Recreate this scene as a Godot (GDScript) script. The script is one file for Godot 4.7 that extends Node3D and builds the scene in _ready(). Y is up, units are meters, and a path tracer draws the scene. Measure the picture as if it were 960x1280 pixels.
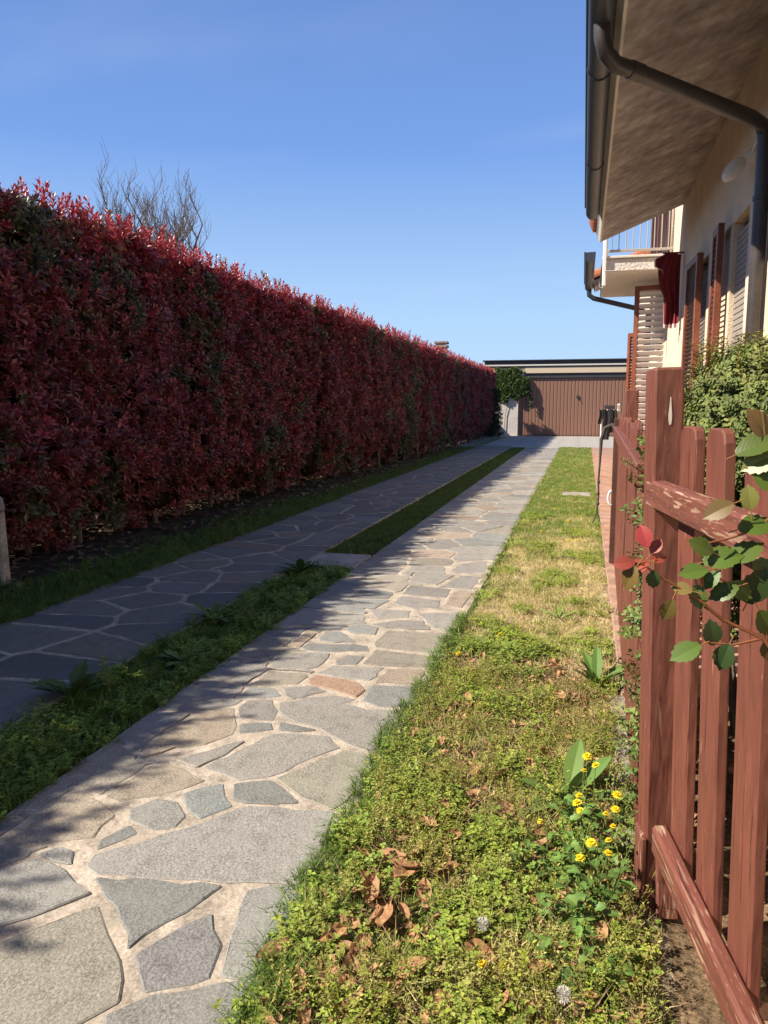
extends Node3D
# Driveway of two flagstone strips between a red photinia hedge and a house with a wooden fence.
# The driveway runs along -Z, x is to the right, metres.

var rng := RandomNumberGenerator.new()
var M := {}
var used := {}

# ------------------------------------------------------------------ mesh builder
class MB:
	var v := PackedVector3Array()
	var n := PackedVector3Array()
	var u := PackedVector2Array()
	var c := PackedColorArray()
	var col := Color(1, 1, 1)

	func tri(a: Vector3, b: Vector3, d: Vector3) -> void:
		var nn := (d - a).cross(b - a).normalized()
		for p in [a, b, d]:
			v.append(p); n.append(nn); u.append(Vector2(p.x + p.z * 0.37, p.y + p.z)); c.append(col)

	func trin(a: Vector3, b: Vector3, d: Vector3, na: Vector3, nb: Vector3, nd: Vector3) -> void:
		v.append(a); v.append(b); v.append(d)
		n.append(na); n.append(nb); n.append(nd)
		for p in [a, b, d]:
			u.append(Vector2(p.x + p.z * 0.37, p.y + p.z)); c.append(col)

	func quad(a: Vector3, b: Vector3, d: Vector3, e: Vector3) -> void:
		tri(a, b, d); tri(a, d, e)

	# chamfered box; t places it, s is its full size, b the chamfer; uv runs along the longest side
	func box(t: Transform3D, s: Vector3, b := 0.004, uvo := Vector2.ZERO) -> void:
		var h := s * 0.5
		var long_axis := 0
		if s.y >= s.x and s.y >= s.z: long_axis = 1
		elif s.z >= s.x and s.z >= s.y: long_axis = 2
		var P := func(sx: int, sy: int, sz: int, ax: int) -> Vector3:
			var p := Vector3(sx * h.x, sy * h.y, sz * h.z)
			for k in 3:
				if k != ax: p[k] -= signf(p[k]) * b
			return p
		var add := func(pts: Array, nn: Vector3) -> void:
			var mid := Vector3.ZERO
			for p in pts: mid += p
			mid /= pts.size()
			if (pts[2] - pts[0]).cross(pts[1] - pts[0]).dot(mid) < 0.0: pts.reverse()
			for k in range(1, pts.size() - 1):
				for p in [pts[0], pts[k], pts[k + 1]]:
					v.append(t * p); n.append((t.basis * nn).normalized())
					var along: float = p[long_axis]
					var a2: float = p[(long_axis + 1) % 3] + p[(long_axis + 2) % 3]
					u.append(Vector2(a2 / 0.4, along * 0.28) + uvo); c.append(col)
		for ax in 3:
			for sg in [-1, 1]:
				var pts := []
				for q in [[-1, -1], [1, -1], [1, 1], [-1, 1]]:
					var k := [0, 0, 0]
					k[ax] = sg; k[(ax + 1) % 3] = q[0]; k[(ax + 2) % 3] = q[1]
					pts.append((P as Callable).call(k[0], k[1], k[2], ax))
				var nn := Vector3.ZERO
				nn[ax] = sg
				(add as Callable).call(pts, nn)
		if b <= 0.0: return
		for ax in 3:                                  # edges along axis ax
			var a1 := (ax + 1) % 3
			var a2 := (ax + 2) % 3
			for s1 in [-1, 1]:
				for s2 in [-1, 1]:
					var pts := []
					for q in [[-1, a1], [1, a1], [1, a2], [-1, a2]]:
						var k := [0, 0, 0]
						k[ax] = q[0]; k[a1] = s1; k[a2] = s2
						pts.append((P as Callable).call(k[0], k[1], k[2], q[1]))
					var nn := Vector3.ZERO
					nn[a1] = s1; nn[a2] = s2
					(add as Callable).call(pts, nn.normalized())
		for sx in [-1, 1]:
			for sy in [-1, 1]:
				for sz in [-1, 1]:
					(add as Callable).call([(P as Callable).call(sx, sy, sz, 0), (P as Callable).call(sx, sy, sz, 1), (P as Callable).call(sx, sy, sz, 2)], Vector3(sx, sy, sz).normalized())

	func bx(center: Vector3, s: Vector3, b := 0.004) -> void:
		box(Transform3D(Basis(), center), s, b)

	# tube through points with a radius at each
	func tube(pts: Array, rad: Array, sides := 8, caps := true) -> void:
		var rings := []
		var norms := []
		var side := Vector3.ZERO
		for i in pts.size():
			var d: Vector3 = pts[mini(i + 1, pts.size() - 1)] - pts[maxi(i - 1, 0)]
			d = d.normalized()
			if side == Vector3.ZERO:
				side = d.cross(Vector3.UP if absf(d.y) < 0.9 else Vector3.RIGHT).normalized()
			side = (side - d * side.dot(d)).normalized()
			var up := d.cross(side)
			var ring := []
			var nr := []
			for k in sides:
				var a := TAU * k / sides
				var o := side * cos(a) + up * sin(a)
				nr.append(o)
				ring.append(pts[i] + o * rad[i])
			rings.append(ring); norms.append(nr)
		for i in rings.size() - 1:
			for k in sides:
				var k2 := (k + 1) % sides
				var A = rings[i]; var B = rings[i + 1]; var NA = norms[i]; var NB = norms[i + 1]
				trin(A[k], B[k], B[k2], NA[k], NB[k], NB[k2])
				trin(A[k], B[k2], A[k2], NA[k], NB[k2], NA[k2])
		if caps:
			for e in [0, rings.size() - 1]:
				for k in range(1, sides - 1):
					tri(rings[e][0], rings[e][k], rings[e][k + 1])

	# leaf along +Z of t, upper side +Y, folded along its midrib
	func leaf(t: Transform3D, L: float, W: float, fold := 0.35, droop := 0.15, segs := 3, belly := 0.45, smooth := false, tooth := 0.0) -> void:
		var mid := []
		var le := []
		var re := []
		for i in segs + 1:
			var q := float(i) / segs
			var w := W * pow(sin(PI * pow(q, log(0.5) / log(belly))), 0.8) if i > 0 and i < segs else 0.0
			if tooth > 0.0 and i % 2 == 1: w *= 1.0 - tooth
			var y := -droop * q * q * L
			mid.append(t * Vector3(0, y, q * L))
			le.append(t * Vector3(-w, y + fold * w, q * L - (0.06 * L if tooth > 0.0 and i % 2 == 1 else 0.0)))
			re.append(t * Vector3(w, y + fold * w, q * L - (0.06 * L if tooth > 0.0 and i % 2 == 1 else 0.0)))
		var first := v.size()
		var up := t.basis.y.normalized()
		var rt := t.basis.x.normalized()
		var fw := t.basis.z.normalized()
		for i in segs:
			if smooth:
				var n0 := (up + fw * droop * 2.0 * i / segs).normalized()
				var n1 := (up + fw * droop * 2.0 * (i + 1) / segs).normalized()
				var l0 := (n0 + rt * fold).normalized(); var l1 := (n1 + rt * fold).normalized()
				var r0 := (n0 - rt * fold).normalized(); var r1 := (n1 - rt * fold).normalized()
				trin(mid[i], le[i], le[i + 1], l0, l0, l1); trin(mid[i], le[i + 1], mid[i + 1], l0, l1, l1)
				trin(mid[i], mid[i + 1], re[i + 1], r0, r1, r1); trin(mid[i], re[i + 1], re[i], r0, r1, r0)
			else:
				if i > 0: tri(mid[i], le[i], le[i + 1])
				if i < segs - 1 or i == 0: tri(mid[i], le[i + 1], mid[i + 1])
				if i < segs - 1 or i == 0: tri(mid[i], mid[i + 1], re[i + 1])
				if i > 0: tri(mid[i], re[i + 1], re[i])
		if smooth:
			var inv := t.affine_inverse()
			for i in range(first, v.size()):
				var q := inv * v[i]
				u[i] = Vector2(0.5 + 0.5 * q.x / maxf(W, 0.001), q.z / L)

	func mesh() -> ArrayMesh:
		for i in range(0, v.size(), 3):
			if (v[i + 2] - v[i]).cross(v[i + 1] - v[i]).dot(n[i] + n[i + 1] + n[i + 2]) < 0.0:
				var q := v[i + 1]; v[i + 1] = v[i + 2]; v[i + 2] = q
				var w := n[i + 1]; n[i + 1] = n[i + 2]; n[i + 2] = w
				var x := u[i + 1]; u[i + 1] = u[i + 2]; u[i + 2] = x
				var y := c[i + 1]; c[i + 1] = c[i + 2]; c[i + 2] = y
		var a := []
		a.resize(Mesh.ARRAY_MAX)
		a[Mesh.ARRAY_VERTEX] = v; a[Mesh.ARRAY_NORMAL] = n; a[Mesh.ARRAY_TEX_UV] = u; a[Mesh.ARRAY_COLOR] = c
		var m := ArrayMesh.new()
		m.add_surface_from_arrays(Mesh.PRIMITIVE_TRIANGLES, a)
		return m

# ------------------------------------------------------------------ nodes
func numbered(s: String) -> String:
	if not used.has(s):
		used[s] = 0
		return s
	used[s] += 1
	return "%s_%03d" % [s, used[s]]

func tag(o: Node, label := "", category := "", group := "", kind := "") -> void:
	if label: o.set_meta("label", label)
	if category: o.set_meta("category", category)
	if group: o.set_meta("group", group)
	if kind: o.set_meta("kind", kind)

func thing(called: String, label: String, category: String, at := Vector3.ZERO, group := "") -> Node3D:
	var o := Node3D.new()
	o.name = numbered(called)
	add_child(o)
	o.position = at
	tag(o, label, category, group)
	return o

func put(mesh: Mesh, called: String, m: Material, parent: Node = self, kind := "") -> MeshInstance3D:
	var o := MeshInstance3D.new()
	o.mesh = mesh
	o.material_override = m
	o.name = numbered(called) if parent == self else called
	parent.add_child(o, true)
	if kind: o.set_meta("kind", kind)
	return o

func build(mb: MB, called: String, m: Material, parent: Node = self, kind := "") -> MeshInstance3D:
	return put(mb.mesh(), called, m, parent, kind)

func struct_node(called: String) -> Node3D:
	var o := Node3D.new()
	o.name = numbered(called)
	add_child(o)
	o.set_meta("kind", "structure")
	return o

func scatter(called: String, mesh: Mesh, m: Material, where: Array, cols: Array, parent: Node = self, kind := "stuff") -> MultiMeshInstance3D:
	var mm := MultiMesh.new()
	mm.transform_format = MultiMesh.TRANSFORM_3D
	mm.use_colors = true
	mm.mesh = mesh
	mm.instance_count = where.size()
	for i in where.size():
		mm.set_instance_transform(i, where[i])
		mm.set_instance_color(i, cols[i])
	var o := MultiMeshInstance3D.new()
	o.multimesh = mm
	o.material_override = m
	o.name = numbered(called) if parent == self else called
	parent.add_child(o, true)
	if kind: o.set_meta("kind", kind)
	return o

func basis_to(dir: Vector3, spin: float) -> Basis:       # +Y of the result points along dir
	var y := dir.normalized()
	var x := y.cross(Vector3.FORWARD if absf(y.z) < 0.9 else Vector3.RIGHT).normalized()
	return Basis(x, y, x.cross(y)) * Basis(Vector3.UP, spin)

func aim(dir: Vector3, up: Vector3) -> Basis:            # +Z along dir, +Y near up
	var z := dir.normalized()
	var x := up.cross(z).normalized()
	return Basis(x, z.cross(x), z)

func R(a: float, b: float) -> float:
	return rng.randf_range(a, b)

func jig(c: Color, k := 0.15) -> Color:
	var f := R(1.0 - k, 1.0 + k)
	return Color(c.r * f * R(0.93, 1.07), c.g * f * R(0.93, 1.07), c.b * f * R(0.93, 1.07))

# ------------------------------------------------------------------ materials
func noise(sd: int, freq: float, octaves := 3, type := FastNoiseLite.TYPE_SIMPLEX_SMOOTH) -> FastNoiseLite:
	var f := FastNoiseLite.new()
	f.seed = sd; f.frequency = freq; f.noise_type = type
	f.fractal_octaves = octaves
	if octaves == 1: f.fractal_type = FastNoiseLite.FRACTAL_NONE
	return f

func bytes(f: FastNoiseLite, size: int) -> PackedByteArray:
	var im := f.get_seamless_image(size, size, false, false, 0.25, true)
	im.convert(Image.FORMAT_L8)
	return im.get_data()

# f turns the noise values (0..1) at a pixel into a colour
func tex(size: int, noises: Array, f: Callable) -> ImageTexture:
	var ds := []
	for q in noises: ds.append(bytes(q, size))
	var im := Image.create(size, size, false, Image.FORMAT_RGB8)
	var vals := PackedFloat32Array()
	vals.resize(noises.size())
	for y in size:
		for x in size:
			for k in ds.size(): vals[k] = ds[k][y * size + x] / 255.0
			im.set_pixel(x, y, f.call(vals, x, y))
	return ImageTexture.create_from_image(im)

func normal_tex(size: int, f: FastNoiseLite, strength: float) -> ImageTexture:
	var im := f.get_seamless_image(size, size, false, false, 0.25, true)
	im.convert(Image.FORMAT_RGBA8)
	im.bump_map_to_normal_map(strength)
	return ImageTexture.create_from_image(im)

func lin(r: float, g: float, b: float) -> Color:
	return Color(r, g, b).linear_to_srgb()

func mat(called: String, c: Color, rough := 0.8, opts := {}) -> StandardMaterial3D:
	var m := StandardMaterial3D.new()
	m.resource_name = called
	m.albedo_color = c
	m.roughness = rough
	if opts.has("tex"): m.albedo_texture = opts.tex
	if opts.has("nrm"):
		m.normal_enabled = true
		m.normal_texture = opts.nrm
		m.normal_scale = opts.get("nscale", 1.0)
	if opts.has("tri"):
		m.uv1_triplanar = true
		m.uv1_world_triplanar = opts.get("world", true)
		m.uv1_scale = Vector3.ONE * opts.tri if not opts.tri is Vector3 else opts.tri
	if opts.get("vcol", false): m.vertex_color_use_as_albedo = true
	if opts.has("back"):
		m.backlight_enabled = true
		m.backlight = opts.back
	if opts.has("metal"): m.metallic = opts.metal
	m.metallic_specular = opts.get("spec", 0.5)
	m.cull_mode = BaseMaterial3D.CULL_DISABLED
	M[called] = m
	return m

func g(v: float, t := Vector3.ONE) -> Color:
	return Color(clampf(v * t.x, 0, 1), clampf(v * t.y, 0, 1), clampf(v * t.z, 0, 1))

func materials() -> void:
	var stone := tex(512, [noise(3, 0.012, 4), noise(4, 0.12, 3), noise(5, 0.4, 2)], func(v, _x, _y):
		var k: float = 0.88 + 0.24 * (v[0] - 0.5) + 0.42 * (v[1] - 0.5) + 0.8 * (v[2] - 0.5)
		k -= 0.35 * smoothstep(0.66, 0.8, v[2])
		k -= 0.16 * smoothstep(0.58, 0.72, v[0]) * v[1]
		return g(k, Vector3(1.0, 0.985, 0.96)))
	mat("stone", Color(1, 1, 1), 0.72, {"tex": stone, "tri": Vector3(1.9, 1.9, 1.5), "vcol": true, "nrm": normal_tex(512, noise(6, 0.06, 5), 2.5), "nscale": 0.5, "spec": 0.45})
	var mortar := tex(256, [noise(7, 0.02, 4), noise(8, 0.3, 2), noise(9, 0.07, 4)], func(v, _x, _y): return g(0.88 + 0.3 * (v[0] - 0.5) + 0.3 * (v[1] - 0.5) - 0.13 * smoothstep(0.55, 0.85, v[2]), Vector3(1.0, 0.985, 0.96)))
	mat("mortar", lin(0.49, 0.43, 0.36), 0.95, {"tex": mortar, "tri": 1.3, "nrm": normal_tex(256, noise(9, 0.1, 4), 2.0), "nscale": 0.4})
	var soil := tex(512, [noise(10, 0.01, 4), noise(11, 0.08, 3), noise(12, 0.4, 1)], func(v, _x, _y):
		return g(0.72 + 0.5 * (v[0] - 0.5) + 0.5 * (v[1] - 0.5) + 0.5 * (v[2] - 0.5), Vector3(1, 0.98, 0.94)))
	mat("soil", Color(1, 1, 1), 0.97, {"tex": soil, "tri": 1.1, "vcol": true, "nrm": normal_tex(512, noise(13, 0.08, 5), 4.0), "nscale": 0.7, "spec": 0.2})
	mat("field", lin(0.09, 0.10, 0.04), 0.97, {"tex": soil, "tri": 0.3, "spec": 0.2})
	# painted wood: grain along v, flecks where the paint has gone
	var paint := func(wear: float) -> ImageTexture:
		var n1 := noise(20, 0.012, 4); var n2 := noise(21, 0.05, 3); var n3 := noise(22, 0.02, 5)
		return tex(512, [n1, n2, n3, noise(24, 0.16, 2)], func(v, x, _y):
			var streak := sin(x * 0.37 + v[0] * 9.0) * 0.5 + sin(x * 1.13 + v[1] * 6.0) * 0.3
			var k: float = 0.95 + 0.018 * streak + 0.12 * (v[0] - 0.5) + 0.06 * (v[1] - 0.5)
			var base := Color(0.445 * k, 0.25 * k, 0.195 * k)
			var f: float = maxf(smoothstep(wear, wear + 0.035, v[1] * 0.55 + v[2] * 0.45), smoothstep(0.87, 0.90, v[3] + 0.10 * (v[2] - 0.5) + 0.5 * (0.775 - wear)))
			var crack := smoothstep(0.93, 1.0, sin(x * 0.12 + v[2] * 3.0)) * smoothstep(0.52, 0.6, v[0])
			base = base.lerp(Color(0.26, 0.12, 0.10), crack * 0.8)
			return base.lerp(Color(0.72, 0.60, 0.50).lerp(Color(0.45, 0.36, 0.3), v[0]), f * 0.85))
	var grain := normal_tex(256, noise(23, 0.03, 4), 4.0)
	mat("red_wood", Color(1, 1, 1), 0.62, {"tex": (paint as Callable).call(0.775), "nrm": grain, "nscale": 0.5, "vcol": true})
	mat("worn_wood", Color(1, 1, 1), 0.68, {"tex": (paint as Callable).call(0.61), "nrm": grain, "nscale": 0.8, "vcol": true})
	var plaster := tex(256, [noise(30, 0.01, 3), noise(31, 0.2, 2)], func(v, _x, _y): return g(0.93 + 0.08 * (v[0] - 0.5) + 0.1 * (v[1] - 0.5)))
	var rough_n := normal_tex(256, noise(32, 0.2, 3), 1.5)
	mat("plaster", lin(0.80, 0.645, 0.48), 0.9, {"tex": plaster, "tri": 0.8, "nrm": rough_n, "nscale": 0.6})
	mat("white_plaster", lin(0.70, 0.64, 0.58), 0.9, {"tex": plaster, "tri": 0.4, "nrm": rough_n, "nscale": 0.6})
	var stain := tex(512, [noise(33, 0.008, 4), noise(34, 0.03, 4), noise(35, 0.2, 2)], func(v, _x, _y):
		var k: float = 0.78 + 0.42 * (v[0] - 0.5) + 0.30 * (v[1] - 0.5) + 0.10 * (v[2] - 0.5)
		return g(k, Vector3(1.0, 0.97 + 0.08 * (v[0] - 0.5), 0.95 + 0.14 * (v[1] - 0.5))))
	mat("soffit", lin(0.60, 0.56, 0.56), 0.9, {"tex": stain, "tri": Vector3(0.5, 0.5, 0.4), "nrm": rough_n, "nscale": 0.6})
	mat("slab", lin(0.52, 0.45, 0.36), 0.9, {"tex": stain, "tri": 0.5, "nrm": rough_n, "nscale": 0.5})
	var conc := tex(512, [noise(36, 0.01, 4), noise(37, 0.1, 3)], func(v, _x, _y): return g(0.85 + 0.3 * (v[0] - 0.5) + 0.25 * (v[1] - 0.5)))
	mat("concrete", lin(0.42, 0.39, 0.35), 0.9, {"tex": conc, "tri": 0.7, "nrm": normal_tex(256, noise(38, 0.15, 4), 1.5), "nscale": 0.4, "vcol": true})
	mat("gutter", lin(0.045, 0.052, 0.07), 0.42, {"tex": plaster, "tri": 0.6, "spec": 0.5})
	mat("pipe", lin(0.075, 0.06, 0.056), 0.38, {"tex": conc, "tri": 0.9})
	mat("fascia", lin(0.62, 0.57, 0.5), 0.7)
	mat("dark_trim", lin(0.045, 0.04, 0.045), 0.6)
	mat("clay", lin(0.48, 0.15, 0.07), 0.85, {"tex": conc, "tri": 1.5})
	mat("beige", lin(0.60, 0.48, 0.34), 0.8)
	mat("door_paint", lin(0.245, 0.125, 0.083), 0.5)
	mat("shutter", lin(0.26, 0.075, 0.035), 0.5, {"tex": conc, "tri": 0.8})
	mat("shutter_dark", lin(0.12, 0.05, 0.035), 0.5, {"tex": conc, "tri": 0.8})
	mat("pale_slat", lin(0.72, 0.66, 0.62), 0.5)
	mat("rail_metal", lin(0.42, 0.37, 0.33), 0.5, {"metal": 0.2})
	mat("white_metal", lin(0.78, 0.78, 0.78), 0.4)
	mat("blind", lin(0.30, 0.26, 0.22), 0.7)
	mat("glass", Color(0.75, 0.8, 0.8, 0.12), 0.05)
	M.glass.transparency = BaseMaterial3D.TRANSPARENCY_ALPHA
	mat("lamp_glass", lin(0.75, 0.73, 0.68), 0.25)
	mat("black_cloth", lin(0.012, 0.012, 0.016), 0.95)
	mat("red_cloth", Color(1, 1, 1), 0.9, {"vcol": true, "back": Color(0.3, 0.3, 0.3)})
	mat("cord", lin(0.06, 0.05, 0.045), 0.9)
	mat("bark", lin(0.22, 0.165, 0.12), 0.95, {"tex": conc, "tri": Vector3(6, 1.5, 6), "world": false})
	mat("pale_bark", lin(0.13, 0.10, 0.075), 0.95)
	mat("leaf", Color(1, 1, 1), 0.55, {"vcol": true, "back": Color(0.55, 0.55, 0.55), "spec": 0.35})
	mat("hedge_leaf", Color(1, 1, 1), 0.42, {"vcol": true, "back": Color(0.45, 0.45, 0.45), "spec": 0.55})
	mat("grass", Color(1, 1, 1), 0.55, {"vcol": true, "back": Color(0.7, 0.7, 0.7), "spec": 0.35})
	mat("dead_leaf", Color(1, 1, 1), 0.75, {"vcol": true, "back": Color(0.35, 0.35, 0.35), "tex": conc, "tri": 9.0, "world": false})
	mat("fallen_leaf", lin(0.48, 0.25, 0.11), 0.7, {"vcol": true, "back": Color(0.35, 0.35, 0.35), "tex": conc, "tri": 9.0, "world": false})
	mat("weed_leaf", Color(1, 1, 1), 0.5, {"vcol": true, "back": Color(0.6, 0.6, 0.6), "spec": 0.35})
	mat("petal", Color(1, 1, 1), 0.7, {"vcol": true, "back": Color(0.5, 0.5, 0.5)})
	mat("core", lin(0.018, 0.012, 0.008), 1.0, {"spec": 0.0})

# ------------------------------------------------------------------ camera, sky, sun
func look() -> void:
	var cam := Camera3D.new()
	cam.name = "camera"
	cam.fov = 67.33
	cam.near = 0.05
	cam.far = 900.0
	cam.position = Vector3(0, 1.25, 0)
	cam.rotation = Vector3(-deg_to_rad(7.7625), deg_to_rad(14.3986), 0)
	add_child(cam)
	cam.current = true

	var e := Environment.new()
	e.background_mode = Environment.BG_SKY
	e.tonemap_mode = Environment.TONE_MAPPER_LINEAR
	e.tonemap_exposure = 1.95
	e.sdfgi_enabled = true
	e.ssao_enabled = true
	e.ssil_enabled = true
	e.ambient_light_source = Environment.AMBIENT_SOURCE_SKY
	# clear spring sky: deep blue overhead, pale at the horizon, a breath of cirrus
	var w := 768
	var h := 384
	var im := Image.create(w, h, false, Image.FORMAT_RGBF)
	var ci := noise(41, 1.0, 5)
	var ramp := [[0.0, Vector3(0.292, 0.398, 0.528)], [0.11, Vector3(0.235, 0.358, 0.518)], [0.30, Vector3(0.102, 0.198, 0.430)], [0.47, Vector3(0.076, 0.146, 0.335)], [1.01, Vector3(0.045, 0.092, 0.235)]]
	for y in h:
		var el := PI * (0.5 - (y + 0.5) / h)
		for x in w:
			var az := TAU * (x + 0.5) / w
			var d := Vector3(sin(az) * cos(el), sin(el), cos(az) * cos(el))
			var q := maxf(d.y, 0.0)
			var c := Vector3.ZERO
			for k in 4:
				if q >= ramp[k][0]: c = (ramp[k][1] as Vector3).lerp(ramp[k + 1][1], clampf((q - ramp[k][0]) / (ramp[k + 1][0] - ramp[k][0]), 0.0, 1.0))
			if d.y > 0.01:
				var p := Vector3(d.x / (d.y + 0.12) * 0.5, d.z / (d.y + 0.12) * 1.6, 0.0)
				var s := ci.get_noise_3d(p.x, p.y, 3.0) + 0.35 * ci.get_noise_3d(p.x * 3.0, p.y * 2.0, 9.0)
				c = c.lerp(Vector3(0.40, 0.44, 0.50), smoothstep(0.2, 0.8, s) * 0.09)
			elif d.y < 0.0:
				c = (ramp[0][1] as Vector3).lerp(Vector3(0.13, 0.12, 0.09), smoothstep(0.0, 0.12, -d.y))
			im.set_pixel(x, y, Color(c.x, c.y, c.z))
	var pm := PanoramaSkyMaterial.new()
	pm.panorama = ImageTexture.create_from_image(im)
	var sky := Sky.new()
	sky.sky_material = pm
	e.sky = sky
	var we := WorldEnvironment.new()
	we.name = "environment"
	we.environment = e
	add_child(we)

	var sun := DirectionalLight3D.new()
	sun.name = "sun"
	sun.light_energy = 1.6
	sun.light_color = Color(1.0, 0.955, 0.885)
	sun.light_angular_distance = 0.5
	sun.shadow_enabled = true
	var az := deg_to_rad(24.0)
	var el := deg_to_rad(43.2)
	var to_sun := Vector3(-cos(el) * cos(az), sin(el), cos(el) * sin(az))
	sun.transform = Transform3D(Basis.looking_at(-to_sun, Vector3.UP), Vector3(-20, 20, 0))
	add_child(sun)

# ------------------------------------------------------------------ ground
var gn := noise(50, 0.9, 4)
var gm := noise(51, 0.35, 3)

func dry(x: float, z: float) -> float:                 # 0 lush, 1 bare and dry, for the sunny verge
	var n := gn.get_noise_2d(x * 2.2, z * 2.2)
	var a := 0.18
	a += 0.50 * smoothstep(-2.6, -3.3, z) * (1.0 - smoothstep(-6.0, -8.5, z))
	a += 0.12 * smoothstep(0.0, -1.0, z) * 0.5
	a *= 0.75 + 0.4 * smoothstep(-0.65, -0.2, x)
	return clampf(a + n * 0.75, 0.0, 1.0)

func soil_sheet(called: String, x0: float, x1: float, z0: float, z1: float, step: float, amp: float, colf: Callable) -> void:
	var mb := MB.new()
	var nx := maxi(2, int((x1 - x0) / step))
	var nz := int(absf(z1 - z0) / step)
	var pt := func(i: int, k: int) -> Vector3:
		var x := lerpf(x0, x1, float(i) / nx)
		var z := lerpf(z0, z1, float(k) / nz)
		var edge := 0.0 if i == 0 or i == nx else 1.0
		return Vector3(x, gn.get_noise_2d(x * 6.0, z * 6.0) * amp * edge - 0.004, z)
	for k in nz:
		for i in nx:
			var a: Vector3 = (pt as Callable).call(i, k); var b: Vector3 = (pt as Callable).call(i + 1, k)
			var c: Vector3 = (pt as Callable).call(i + 1, k + 1); var d: Vector3 = (pt as Callable).call(i, k + 1)
			mb.col = colf.call(a.x, a.z)
			mb.quad(a, b, c, d)
	build(mb, called, M.soil, self, "structure")

func ground() -> void:
	var mb := MB.new()
	mb.quad(Vector3(-420, -0.06, 420), Vector3(420, -0.06, 420), Vector3(420, -0.06, -420), Vector3(-420, -0.06, -420))
	build(mb, "ground", M.field, self, "structure")
	soil_sheet("verge_soil", -0.70, 0.24, 0.6, -25.0, 0.045, 0.02, func(x, z): return Color(0.13, 0.10, 0.055).lerp(Color(0.62, 0.51, 0.36), smoothstep(0.25, 0.7, dry(x, z))))
	soil_sheet("middle_soil", -2.20, -1.64, 0.6, -24.5, 0.05, 0.02, func(x, z): return Color(0.10, 0.085, 0.05))
	soil_sheet("hedge_bed_soil", -6.6, -3.16, 3.4, -34.0, 0.09, 0.03, func(x, z): return Color(0.09, 0.068, 0.048).lerp(Color(0.08, 0.07, 0.04), smoothstep(-3.9, -3.4, x)))
	soil_sheet("house_bed_soil", 0.236, 1.2, 1.5, -5.0, 0.08, 0.03, func(x, z): return Color(0.28, 0.20, 0.13))

# ------------------------------------------------------------------ flagstones
func stone_mesh(poly: PackedVector2Array, y_top: float, tint: Color) -> ArrayMesh:
	var ring := PackedVector2Array()
	var n := poly.size()
	for i in n:
		var a := poly[i]; var b := poly[(i + 1) % n]
		var L := a.distance_to(b)
		var k := clampi(int(L / 0.055), 1, 6)
		var pr := (poly[(i + n - 1) % n] - a).normalized() * minf(0.006, L * 0.15)
		var nx := (b - a).normalized() * minf(0.006, L * 0.15)
		if L > 0.05:
			ring.append(a + pr * 0.9 + nx * 0.1)
			ring.append(a + nx)
		else:
			ring.append(a)
		for j in range(1, k):
			var perp := (b - a).orthogonal().normalized()
			ring.append(a.lerp(b, float(j) / k) + perp * R(-0.010, 0.010))
	if Geometry2D.triangulate_polygon(ring).is_empty(): ring = poly
	var mid := Vector2.ZERO
	for p in ring: mid += p
	mid /= ring.size()
	var mb := MB.new()
	var ya := R(-0.008, 0.008); var yb := R(-0.008, 0.008)
	var top := []
	var low := []
	var base := []
	for p in ring:
		var d := p - mid
		var q := mid + d * (1.0 - minf(0.2, 0.005 / maxf(d.length(), 0.02)))
		var y := y_top + ya * d.x + yb * d.y
		top.append(Vector3(q.x, y + R(-0.0008, 0.0008), q.y))
		low.append(Vector3(p.x, y - 0.0028, p.y))
		base.append(Vector3(p.x, y_top - 0.03, p.y))
	var flat := PackedVector2Array()
	for p in top: flat.append(Vector2(p.x, p.z))
	var idx := Geometry2D.triangulate_polygon(flat)
	if idx.is_empty():
		idx = Geometry2D.triangulate_polygon(ring)
	var c0 := tint
	for i in range(0, idx.size(), 3):
		mb.col = c0
		var A: Vector3 = top[idx[i]]; var B: Vector3 = top[idx[i + 1]]; var C: Vector3 = top[idx[i + 2]]
		if (C - A).cross(B - A).y < 0.0: mb.tri(A, C, B)
		else: mb.tri(A, B, C)
	for i in ring.size():
		var j := (i + 1) % ring.size()
		mb.col = c0 * 1.05
		mb.quad(top[i], top[j], low[j], low[i])
		mb.col = c0 * 0.9
		mb.quad(low[i], low[j], base[j], base[i])
	return mb.mesh()

var stone_k := 1.0
var joint_k := 1.0
func stone_tint() -> Color:
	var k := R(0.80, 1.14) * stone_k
	var r := rng.randf()
	var c := Color(0.355, 0.34, 0.315)
	if r < 0.2: c = Color(0.37, 0.34, 0.285)
	elif r < 0.38: c = Color(0.30, 0.305, 0.295)
	elif r < 0.46: c = Color(0.40, 0.33, 0.265)
	return Color(c.r * k, c.g * k, c.b * k)

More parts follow.
